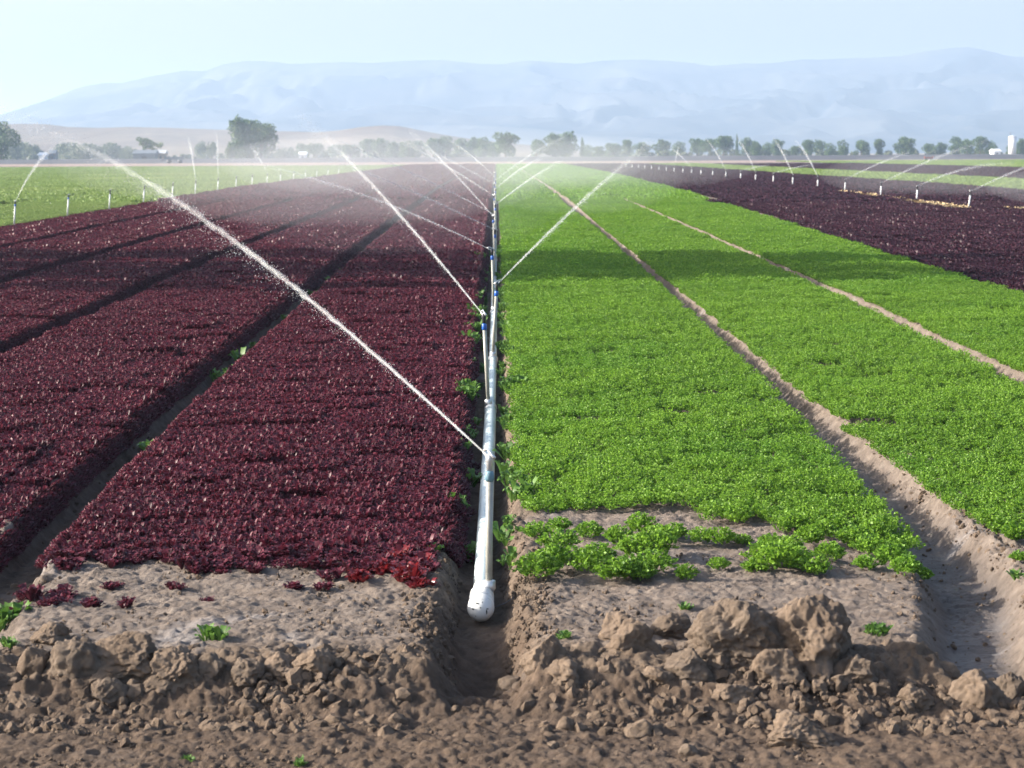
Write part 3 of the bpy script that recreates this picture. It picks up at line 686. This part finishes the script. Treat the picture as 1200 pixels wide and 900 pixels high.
# ---- jets
M_jet = None
def jetmat():
    m = N('spray_water'); g = m.n('NewGeometry'); a = m.n('Attribute', attribute_name='fade', attribute_type='GEOMETRY')
    n = m.noise(g.outputs['Position'], 14, 4, .7); al = m.math('MULTIPLY', a.outputs['Fac'], m.math('ADD', m.math('MULTIPLY', n, 1.6), -.1))
    d = m.n('BsdfPrincipled', i_Roughness=.3); d.inputs['Base Color'].default_value = (.96, .97, .98, 1)
    t = m.n('BsdfTranslucent'); t.inputs[0].default_value = (.95, .97, 1, 1); mx = m.n('MixShader', i_0=.45); m.l(d.outputs[0], mx.inputs[1]); m.l(t.outputs[0], mx.inputs[2])
    tr = m.n('BsdfTransparent'); m2 = m.n('MixShader'); m.l(al, m2.inputs[0]); m.l(tr.outputs[0], m2.inputs[1]); m.l(mx.outputs[0], m2.inputs[2]); m.l(m2.outputs[0], m.out.inputs[0]); return m.m
M_jet = jetmat()
TET = np.array([[1, 0, 0], [-1, 0, 0], [0, 1, 0], [0, -1, 0], [0, 0, 1.3], [0, 0, -1.3]]); TF = np.array([[0, 2, 4], [2, 1, 4], [1, 3, 4], [3, 0, 4], [2, 0, 5], [1, 2, 5], [3, 1, 5], [0, 3, 5]])
def jet(P, az, tn, k, smax, label, group, nd=2500, w0=.009, wg=.011, seed=0, core=1., drip=.12, droplet=1.):
    rs = np.random.RandomState(seed + 11); a = math.radians(az); sa, ca_ = math.sin(a), math.cos(a)
    def pt(s): return np.stack([s * sa, s * ca_, tn * s - k * s * s - .0009 * s ** 3], -1)
    n = 90; s = np.linspace(0, smax, n) ** 1.0; c = pt(s)
    side = np.array([ca_, -sa, 0]); up_ = np.array([-.4 * sa, -.4 * ca_, .9])
    rad = w0 + wg * s * (1 - .35 * s / smax) ; K = 7
    V = []; fade = []
    for i in range(n):
        for q in range(K):
            th = 2 * math.pi * q / K; r = rad[i] * (1 + .35 * rs.randn() * min(1, s[i] * .5)) 
            V.append(c[i] + (side * math.cos(th) + up_ * math.sin(th)) * max(r, .003)); fade.append(.30 * core * float(np.clip(1.0 - .09 * s[i] - (s[i] / smax) ** 3 * .6, 0, 1)))
    F = []
    for i in range(n - 1):
        for q in range(K): F.append((i * K + q, i * K + (q + 1) % K, (i + 1) * K + (q + 1) % K)); F.append((i * K + q, (i + 1) * K + (q + 1) % K, (i + 1) * K + q))
    V = np.array(V); nc = len(V)
    L_ = smax * 1.2; sd = .15 + (L_ - .15) * rs.rand(nd) ** .8; cc = pt(sd)
    spread = (.004 + .008 * sd)[:, None]; off = rs.randn(nd, 3) * spread; off[:, 2] -= rs.exponential(1, nd) * drip * (sd / 5) ** 1.3 * (rs.rand(nd) < .45)
    sz = (.0009 + .0017 * rs.rand(nd) ** 2) * droplet * (1 + .05 * sd)
    DV = (cc + off)[:, None, :] + TET[None] * sz[:, None, None]
    DF = (nc + np.arange(nd)[:, None, None] * 6 + TF[None]).reshape(-1, 3)
    me = me_np('water_jet', np.concatenate([V, DV.reshape(-1, 3)]), np.concatenate([np.array(F), DF]), M_jet)
    at_ = me.attributes.new('fade', 'FLOAT', 'POINT'); at_.data.foreach_set('value', np.concatenate([np.array(fade), np.repeat(np.clip(.75 - .5 * sd / L_, .15, 1), 6)]).astype(np.float32))
    o = link('water_jet', me, None, P); return tag(o, label, 'water jet', group)

ORD = ['first', 'second', 'third', 'fourth', 'fifth', 'sixth', 'seventh', 'eighth', 'ninth', 'tenth', 'eleventh', 'twelfth', 'thirteenth', 'fourteenth', 'fifteenth', 'sixteenth', 'seventeenth', 'eighteenth', 'nineteenth', 'twentieth', 'twenty-first', 'twenty-second', 'twenty-third', 'twenty-fourth']
JM = {0: (-36, .43, .012, 6.6), 1: (-27, .5, .012, 3.9), 2: (33, .5, .012, 3.1), 3: (-108, .5, .035, 3.4), 4: (-57, .4, .012, 3.4), 5: (-27, .5, .01, 3.5), 6: (27, .33, .01, 3.2), 7: (-51, .5, .01, 2.8), 8: (27, .4, .03, 3.0), 9: (-60, .5, .02, 4), 10: (40, .5, .02, 4), 11: (-30, .5, .02, 4)}
GR = 'sprinklers along the white pipe'; GJ = 'water jets from the sprinklers along the pipe'
lbs = ['nearest sprinkler, on a thick riser beside the end of the white pipe', 'second sprinkler along the pipe, leaning left, with a blue collar', 'third sprinkler along the pipe, throwing its jet to the right']
for i, (y, bx, tx, tz) in enumerate(RIS):
    az = JM.get(i, (-60 if i % 2 else 40, 0, 0, 0))[0]
    lb = lbs[i] if i < 3 else '%s sprinkler along the white pipe, counted from the near end' % ORD[i]
    tip = sprinkler(bx + (.04 if i == 0 else 0) - .0, y - (.05 if i == 0 else 0), pz_(y) + .045, tx, tz, az, lb, GR, rr=.021 if i == 0 else .019, blue=i > 0)
    if i in JM:
        a, tn, k, sm_ = JM[i]
        lj = ['long bright jet arching up and left from the nearest sprinkler', 'bright jet rising left from the second sprinkler along the pipe', 'the jet thrown up to the right over the green bed by the third sprinkler'][i] if i < 3 else 'water jet of the %s sprinkler along the pipe' % ORD[i]
        jet(tip, a, tn, k, sm_, lj, GJ, nd=[7000, 4500, 3500][i] if i < 3 else 3000, w0=.0065, wg=.0055 if i < 3 else .0048, seed=i, droplet=.9 + .12 * min(i, 8), core=1 if i < 3 else .8)
tip6 = atY(577, 250, 44)
jet(tip6, -114, .5, .012, 3.6, 'second finer stream flung left by the sixth sprinkler along the pipe', GJ, nd=1500, seed=40, wg=.005, droplet=1.4, core=.8)
# right row
JR = {0: (93, .5, .03, 3.4), 1: (60, .34, .03, 4.2), 2: (69, .42, .012, 4.4), 3: (80, .5, .03, 2.6), 4: (-4, .45, .015, 4.6), 5: (-5, .5, .012, 4.2), 6: (80, .3, .04, 2), 7: (-6, .5, .012, 4.4), 8: (85, .3, .05, 1.5), 9: (-9, .5, .012, 4.6), 12: (-20, .5, .02, 4), 14: (10, .5, .02, 4)}
yr = [71.7, 80.6, 88.2, 97.3, 105.6, 114.5, 122.6, 131, 139, 148, 157, 166, 174, 182, 191, 200, 209, 219, 229, 239, 250, 262]
for i, y in enumerate(yr):
    z = ghs(16.5, y) + .02
    tip = sprinkler(16.5, y, z, 16.52 if i else 16.56, z + .62, JR.get(i, (40,))[0], '%s sprinkler from the right in the row across the purple lettuce' % ORD[i], 'row of sprinklers in the purple lettuce', rr=.028, detail=False, blue=False)
    if i in JR:
        a, tn, k, sm_ = JR[i]; jet(tip, a, tn, k, sm_, 'water jet of the %s sprinkler from the right in the purple lettuce' % ORD[i], 'water jets over the purple lettuce', nd=3000, w0=.012, wg=.018, seed=60 + i, droplet=1.6, core=.6)
yl = [61.8, 69.5, 77, 84.5, 92, 99, 107, 114.5, 122, 130, 138, 147, 156, 166, 177, 189]
JL = {0: (2, .5, .03, 4.2), 5: (-12, .5, .012, 4.2), 6: (-8, .55, .012, 4), 9: (-20, .5, .02, 4)}
for i, y in enumerate(yl):
    z = float(base(y)) + .0
    tip = sprinkler(-14.5, y, z, -14.44, z + .72, JL.get(i, (20,))[0], '%s sprinkler from the left along the edge of the pale green field' % ORD[i], 'row of sprinklers beside the pale green field', rr=.024, detail=False, blue=(i < 2))
    if i in JL:
        a, tn, k, sm_ = JL[i]; jet(tip, a, tn, k, sm_, 'water jet of the %s sprinkler from the left at the green field' % ORD[i], 'water jets over the pale green field', nd=3000, w0=.010, wg=.014, seed=90 + i, droplet=1.5, core=.55)

# dead straw strips and puddles in the purple field / furrows
M_straw = simple('dry_straw', (.42, .31, .17), .9, bump=.6, bscale=8, var=.3)
for (x0, x1, y0, y1, lb) in [(15.9, 16.3, 71, 80, 'tan strip of dead plants beside the right sprinklers'), (15.9, 16.3, 82, 96, 'farther tan strip of dead plants beside the right sprinklers'), (17.6, 17.9, 69, 71, 'small tan patch of dead plants at the right edge')]:
    rs = np.random.RandomState(int(x1 * 10)); V, F = leaf_frill(rs, int((x1 - x0) * (y1 - y0) * 30), x1 - x0, y1 - y0, .14, .13, 5, .12)
    V = V + np.array([(x0 + x1) / 2, (y0 + y1) / 2, float(base(70)) + .0]); V[:, 2] += np.interp(V[:, 1], YT, ZT) - float(base(70))
    tag(link('dead_plants', me_np('dead_plants', V, F, M_straw)), lb, 'dead plants', 'patches of dead plants', 'stuff')

# ------------------------------------------------------------------ trees
def crown_mesh(seed, blobs, n, ls, mat):
    rs = np.random.RandomState(seed); Vs = []; c = 0
    B = np.array(blobs); wt = B[:, 3] ** 2; wt /= wt.sum(); idx = rs.choice(len(B), n, p=wt)
    d = rs.randn(n, 3); d /= np.linalg.norm(d, axis=1)[:, None]
    b = B[idx]; ff = np.array([mnoise.noise(Vector(tuple(q * 2.3)) + Vector((float(k), seed, 0))) for q, k in zip(d, idx)])
    r = (.55 + .45 * rs.rand(n) ** .5) * (1 + .45 * ff); P = b[:, :3] + d * (b[:, 3] * r)[:, None] * np.stack([np.ones(n), np.ones(n), b[:, 4]], -1)
    e1 = rs.randn(n, 3) + d * .3; e1 /= np.linalg.norm(e1, axis=1)[:, None]; e2 = np.cross(e1, rs.randn(n, 3)); e2 /= np.linalg.norm(e2, axis=1)[:, None]
    sz = (ls * (.6 + .8 * rs.rand(n)))[:, None]
    V = np.stack([P - e1 * sz, P + e2 * sz * .6, P + e1 * sz, P - e2 * sz * .6], 1).reshape(-1, 3)
    return me_np('crown', V, np.arange(n * 4).reshape(-1, 4), mat, False)
M_tree = leafmat('tree_leaf', (.05, .09, .035), (.11, .17, .055), .55, .25, .3, big=.3)  # leaf tones lightened so the colour carries part of the distance haze
M_tree2 = leafmat('yellow_green_tree_leaf', (.08, .12, .03), (.18, .22, .05), .55, .3, .3, big=.3)
M_bush = leafmat('grey_green_bush_leaf', (.09, .11, .07), (.16, .18, .10), .6, .2, .2, big=.3)
M_bark = simple('bark', (.12, .09, .07), .9, bump=.5, bscale=6)
def tree_kind(kind, seed):
    rs = random.Random(seed); bl = []
    if kind == 'broad':     # unit: height 1
        for i in range(15):
            a = rs.uniform(0, 6.28); r = rs.uniform(0, .32); z = rs.uniform(.2, .8); bl.append((math.cos(a) * r * (1.2 - z * .6), math.sin(a) * r * (1.2 - z * .6), z, rs.uniform(.11, .19), 1))
        n, ls, tr = 3600, .026, .3
    elif kind == 'column':
        for i in range(14): z = .08 + i * .064; bl.append((rs.uniform(-.03, .03), rs.uniform(-.03, .03), z, .1 * math.sin(math.pi * min(1, z * .8 + .2)) + .02, 1.3))
        n, ls, tr = 1800, .02, .1
    elif kind == 'tall':    # upright dense
        for i in range(20):
            z = rs.uniform(.14, .86); a = rs.uniform(0, 6.28); r = rs.uniform(0, .17); bl.append((math.cos(a) * r, math.sin(a) * r, z, rs.uniform(.09, .15), 1.2))
        n, ls, tr = 5200, .024, .12
    elif kind == 'airy':
        for i in range(17):
            z = rs.uniform(.2, .9); a = rs.uniform(0, 6.28); r = rs.uniform(0, .2) * (1.1 - z * .6); bl.append((math.cos(a) * r, math.sin(a) * r, z, rs.uniform(.06, .12), 1.2))
        n, ls, tr = 3000, .02, .2
    elif kind == 'open':
        for i in range(9):
            a = rs.uniform(0, 6.28); r = rs.uniform(.05, .3); z = rs.uniform(.5, .85); bl.append((math.cos(a) * r, math.sin(a) * r, z, rs.uniform(.07, .13), .8))
        n, ls, tr = 1100, .026, .5
    else:                   # bush
        for i in range(12):
            a = rs.uniform(0, 6.28); r = rs.uniform(0, .7); bl.append((math.cos(a) * r, math.sin(a) * r, rs.uniform(.2, .62), rs.uniform(.2, .36), .9))
        n, ls, tr = 1800, .05, .12
    mat = {'bush': M_bush}.get(kind, M_tree if seed % 3 else M_tree2)
    cm = crown_mesh(seed, bl, n, ls, mat)
    bm = bmesh.new(); tube(bm, [(0, 0, -.03), (.008, 0, tr * .6), (0, .01, tr + .2)], [.035, .026, .012], 8)
    for i in range(5):
        b = bl[i * 2 % len(bl)]; tube(bm, [(0, 0, tr * .7), (b[0] * .5, b[1] * .5, (tr * .7 + b[2]) * .52), (b[0], b[1], b[2])], [.018, .012, .004], 6)
    tm = bpy.data.meshes.new('trunk'); bm.to_mesh(tm); bm.free(); tm.materials.append(M_bark)
    return cm, tm
TK = {}
def tree(kind, v, px, topy, D, wscale, label, group, name='tree', cat='tree', x=None, h=None):
    key = (kind, v)
    if key not in TK: TK[key] = tree_kind(kind, v)
    cm, tm = TK[key]; hz = 180.1 - (px - 581.5) * .00507
    X = (px - 581.5) / FPX * D if x is None else x; gz = .7
    H = (hz - topy) / FPX * D + EYE - gz if h is None else h
    t = empty(name, (X, D, gz)); t.scale = (H * wscale, H * wscale, H); t.rotation_euler = (0, 0, random.random() * 6.28); tag(t, label, cat, group)
    link('trunk', tm, t); link('crown', cm, t); return t
G1 = 'trees beyond the fields'
tree('tall', 1, 283, 136, 600, 1.15, 'tall dense dark tree, left one of the big pair behind the green field', G1)
tree('tall', 2, 295, 139, 606, 1.2, 'tall dark tree in the middle of the big pair, hiding behind its neighbours', G1)
tree('broad', 4, 307, 141, 600, 1.25, 'rounder big tree, right one of the pair behind the green field', G1)
tree('bush', 3, 273, 168, 590, .45, 'small pale bush at the foot of the big pair of trees', G1, 'bush', 'bush')
tree('broad', 5, 6, 140, 560, 1.1, 'big tree cut by the left edge of the photo', G1)
tree('broad', 1, 592, 152, 640, 1.35, 'yellowish round tree standing just behind the far end of the pipe', G1)
tree('broad', 2, 629, 159, 650, 1.3, 'round tree at the left end of the group right of the pipe', G1)
tree('broad', 7, 648, 153, 650, 1.35, 'tallest tree of the group right of the pipe', G1)
tree('broad', 5, 664, 153, 655, 1.3, 'broad tree at the right of the group right of the pipe', G1)
tree('column', 1, 682, 160, 650, .8, 'slim poplar right of the group of trees, above the green beds', G1)
tree('open', 1, 172, 158, 600, 1.2, 'open spindly tree above the farm shed on the left', G1)
tree('open', 3, 183, 163, 604, 1.1, 'lower spindly tree right of the one above the farm shed', G1)
tree('column', 2, 862, 156, 690, .5, 'thin dark spire-like tree above the far end of the purple field', G1)
tree('broad', 8, 985, 162, 700, .9, 'small lollipop-shaped tree standing alone on the right', G1)
tree('broad', 2, 1007, 160, 700, 1.1, 'round tree just right of the lone lollipop-shaped tree', G1)
tree('broad', 4, 1028, 161, 700, .9, 'narrow round tree left of the wide tree on the right', G1)
tree('broad', 1, 1060, 158, 700, 1.5, 'wide dome-shaped tree in the far line on the right', G1)
tree('broad', 7, 1195, 160, 690, 1.2, 'tree at the right edge beyond the white tank', G1)
ta = tb = tc_ = 0; A = 'hazy tree of the distant line on the right'; Bb = 'hazy grey-green tree of the distant line left of the pipe'; Cc = 'pale hazy bush along the foot of the left hills'
for px, ty, ws, v in sorted([(700, 170, 1.4, 1), (718, 164, 1.2, 2), (733, 162, 1.1, 4), (750, 166, 1.5, 5), (775, 161, 1.35, 7), (795, 164, 1.3, 8), (815, 160, 1.2, 1), (830, 158, 1.3, 2), (846, 157, 1.3, 4), (873, 160, 1.0, 5), (884, 163, 1., 7), (898, 165, 1.2, 8), (910, 161, 1.0, 1), (930, 168, 1.4, 2), (945, 162, 1.2, 4), (958, 163, 1.3, 5), (970, 166, 1.2, 8), (1085, 165, 1.4, 2), (1100, 165, 1.4, 7), (1118, 159, 1.2, 5), (1132, 161, 1.2, 1), (1146, 158, 1.2, 4), (1158, 163, 1.2, 8), (1184, 168, 1.3, 2), (688, 168, 1.2, 8)]):
    ta += 1; tree('broad', v, px, ty, 700 + random.uniform(-15, 60), ws, '%s hazy tree from the left in the distant line right of the poplar' % nth(ta), 'distant trees on the right')
for px, ty, ws, v in sorted([(395, 168, 1.4, 1), (412, 166, 1.4, 2), (432, 161, 1.3, 4), (448, 161, 1.2, 5), (463, 164, 1.4, 7), (478, 163, 1.3, 8), (492, 163, 1.4, 1), (508, 157, 1.2, 2), (524, 158, 1.3, 4), (540, 161, 1.3, 5), (556, 158, 1.1, 7), (567, 158, 1.1, 8), (578, 165, 1.2, 1), (355, 167, 1.3, 5), (370, 164, 1.3, 2)]):
    tb += 1; tree('broad', v, px, ty, 760 + random.uniform(-20, 60), ws, '%s hazy grey-green tree of the belt below the low hills left of the pipe' % nth(tb), 'distant trees left of the pipe')
for px, ty, ws in sorted([(28, 163, .9), (45, 166, .8), (80, 165, .9), (92, 164, 1.), (105, 165, 1.), (118, 166, 1.), (130, 164, .9), (143, 168, 1.), (240, 162, .5), (250, 163, .4), (330, 172, .8), (342, 170, .8), (385, 172, .9), (155, 170, .8), (20, 160, .7)]):
    tc_ += 1; tree('bush', 3 + (int(px) % 3), px, ty, 780 + random.uniform(-20, 60), ws, '%s pale hazy bush along the foot of the left hills' % nth(tc_), 'bushes at the foot of the hills', 'bush', 'bush')
def belt(px0, px1, D, hmin, hmax, n, label):
    rs = np.random.RandomState(int(px0) + 100); X0, X1 = (px0 - 581.5) / FPX * D, (px1 - 581.5) / FPX * D; bl = []
    for i in range(n):
        h = hmin + (hmax - hmin) * rs.rand(); bl.append((X0 + (X1 - X0) * (i + rs.rand()) / n, rs.uniform(-8, 8), h * .5, h * .6, .9))
    tag(link('scrub', crown_mesh(int(px0) % 97, bl, n * 90, .5, M_bush), None, (0, D, .7)), label, 'scrub', None, 'stuff')
belt(690, 1215, 730, .9, 2.8, 80, 'low hazy scrub under the distant trees on the right')
belt(-40, 585, 790, .9, 3.6, 70, 'low hazy scrub at the foot of the hills on the left')
# poplars west of the field, outside the frame; their crowns throw the shade bands across the beds
G2 = 'tall trees west of the beds'
for (x, y, h, ws, v, lb) in [(-20.5, 42.4, 14.6, .95, 1, 'tall tree west of the beds, farthest of the three that shade them'), (-20, 38.0, 13.4, 1.0, 2, 'tall tree west of the beds, middle one of the three that shade them'), (-19.5, 34.2, 9.4, .6, 1, 'lower tree west of the beds, nearest of the three that shade them')]:
    t = tree('airy', v, 0, 0, y, ws * 1.1, lb, G2, x=x, h=h); t.location.z = float(base(y)); t.location.y = y

# ------------------------------------------------------------------ farm structures, far
M_white = simple('white_paint', (.75, .76, .78), .5, bscale=.5); M_shed = simple('weathered_blue_grey_wall', (.10, .12, .15), .7, bscale=1); M_roof = simple('pale_sheet_roof', (.5, .5, .5), .5, .3, bscale=1); M_tan = simple('tan_wall', (.35, .25, .18), .8, bscale=1)
def shed(px, D, wpx, hpx, dep, mw, mr, label, door=True, name='farm_shed', cat='shed'):
    X = (px - 581.5) / FPX * D; W = wpx / FPX * D; Hh = hpx / FPX * D + 1.5
    t = empty(name, (X, D, .7)); tag(t, label, cat, 'farm buildings beyond the fields')
    bm = bmesh.new(); box(bm, -W / 2, W / 2, 0, dep, 0, Hh * .72); bmo('wall', bm, mw, t, smooth=False)
    bm = bmesh.new(); e = .25; z0, z1 = Hh * .72 + .003, Hh
    v = [bm.verts.new(p) for p in ((-W / 2 - e, -e, z0), (W / 2 + e, -e, z0), (W / 2 + e, dep + e, z0), (-W / 2 - e, dep + e, z0), (-W / 2 - e, dep / 2, z1), (W / 2 + e, dep / 2, z1))]
    for f in ((0, 1, 5, 4), (2, 3, 4, 5), (0, 4, 3), (1, 2, 5), (0, 3, 2, 1)): bm.faces.new([v[i] for i in f])
    bmo('roof', bm, mr, t, smooth=False)
    if door: bm = bmesh.new(); box(bm, -W * .12, W * .12, -.04, -.003, .01, Hh * .5); bmo('door', bm, M_dark, t, smooth=False)
shed(172, 580, 26, 8, 6, M_shed, M_shed, 'dark blue-grey farm shed under the spindly trees on the left')
shed(191, 585, 10, 8, 5, M_tan, M_roof, 'small pale-roofed shed right of the dark farm shed')
shed(356, 620, 8, 5, 4, M_white, M_white, 'small white shed far right of the big pair of trees')
shed(53, 560, 7, 6, 4, M_white, M_white, 'tiny white hut on the embankment at the far left', False)
shed(65, 565, 7, 9, 4, M_shed, M_shed, 'dark box-like hut right of the tiny white one')
shed(1166, 690, 8, 4, 6, M_white, M_white, 'low white building left of the white tank')
D_ = 690; X = (1173 - 581.5) / FPX * D_; t = empty('storage_tank', (X, D_ - 12, .7)); tag(t, 'tall white cylindrical tank beyond the fields at the right', 'tank')
r_ = 1.25
bm = bmesh.new(); tube(bm, [(0, 0, 0), (0, 0, 6.5)], r_, 32); bmo('tank_body', bm, M_white, t)
bm = bmesh.new(); tube(bm, [(0, 0, 6.503), (0, 0, 6.65), (0, 0, 6.95)], [r_ + .08, r_ + .05, .12], 32); bmo('tank_roof', bm, M_white, t)
bm = bmesh.new()
for s in (-.22, .22): tube(bm, [(s, -r_ - .12, .1), (s, -r_ - .12, 6.8)], .03, 6)
for k in range(17): tube(bm, [(-.22, -r_ - .12, .4 + k * .38), (.22, -r_ - .12, .4 + k * .38)], .02, 5)
bmo('ladder', bm, M_alu, t)
bm = bmesh.new(); tube(bm, [(0, 0, 0), (0, 0, 8.2)], [.1, .06], 8); po = bmo('utility_pole', bm, M_bark, None, ((1181 - 581.5) / FPX * 690, 690, .7)); tag(po, 'thin pole just right of the white tank', 'pole')
# two farm machines as low silhouettes
def trailer(px, D, label, col, sc_=1):
    X = (px - 581.5) / FPX * D; t = empty('farm_trailer', (X, D, .7)); tag(t, label, 'trailer', 'farm machinery')
    bm = bmesh.new(); box(bm, -2.2, 2.2, -.9, .9, .8, 1.1); box(bm, -2.2, -2.1, -.9, .9, 1.1, 1.8); box(bm, 2.1, 2.2, -.9, .9, 1.1, 1.8); box(bm, -2.1, 2.1, -.9, -.82, 1.1, 1.5); bmo('bed', bm, col, t, smooth=False)
    bm = bmesh.new(); tube(bm, [(-2.2, 0, .9), (-3.4, 0, .6)], .06, 6); bmo('drawbar', bm, M_dark, t)
    for sx in (-1.3, 1.3):
        for sy in (-.95, .95): bm = bmesh.new(); tube(bm, [(sx, sy - .12, .45), (sx, sy + .12, .45)], .45, 18); bmo('wheel', bm, M_dark, t)
    t.scale = (sc_,) * 3
t = trailer(207, 490, 'dark farm trailer parked in front of the embankment on the left', M_shed)
M_rust = simple('rust_red_paint', (.22, .05, .03), .7, bscale=1)
trailer(1086, 460, 'small rust-red trailer on the bare ground at the far right', M_rust, .45)

# ------------------------------------------------------------------ air: haze and spray mist
def vol(name, dens, col, aniso):
    m = N(name); v = m.n('VolumePrincipled'); v.inputs['Color'].default_value = (*col, 1); v.inputs['Density'].default_value = dens; v.inputs['Anisotropy'].default_value = aniso
    m.l(v.outputs[0], m.out.inputs['Volume']); return m.m
bm = bmesh.new(); box(bm, -7000, 7000, -200, 9500, -3, 206)
hz = bmo('haze', bm, vol('haze_air', .00035, (.46, .60, .80), .2), None, smooth=False); tag(hz, 'pale bluish haze over the fields and mountains', 'haze', None, 'stuff')
MI = [  # centre, radii, density, label
 ((-2.0, 40, 1.6), (3.2, 7, .9), 0.0062, 'thin spray mist over the first red bed'), ((-4.5, 62, 1.8), (6, 14, 1.3), 0.0056, 'wider mist over the red beds'), ((-3, 110, 2.2), (11, 34, 1.9), 0.0031, 'broad mist bank at the far end of the red beds'),
 ((2.6, 70, 1.8), (3.5, 16, 1.2), 0.0031, 'light mist over the green beds'), ((6, 125, 2.0), (9, 36, 1.6), 0.0022, 'mist at the far end of the green beds'), ((19, 92, 1.5), (4, 14, 1.), 0.0062, 'mist around the right row of sprinklers'), ((21, 74, 1.3), (3.2, 5, .7), 0.0186, 'mist beside the nearest right sprinkler'),
 ((-11, 88, 2.3), (7, 18, 1.7), 0.0031, 'mist over the outer red beds on the left')]
for c_, r3, dn, lb in MI:
    bm = bmesh.new(); bmesh.ops.create_icosphere(bm, subdivisions=4, radius=1)
    for v in bm.verts: v.co = Vector((v.co.x * r3[0], v.co.y * r3[1], v.co.z * r3[2]))
    tag(bmo('spray_mist', bm, vol('mist_' + str(int(dn * 10000)), dn, (.95, .97, 1), .3), None, c_), lb, 'mist', 'spray mist above the beds', 'stuff')
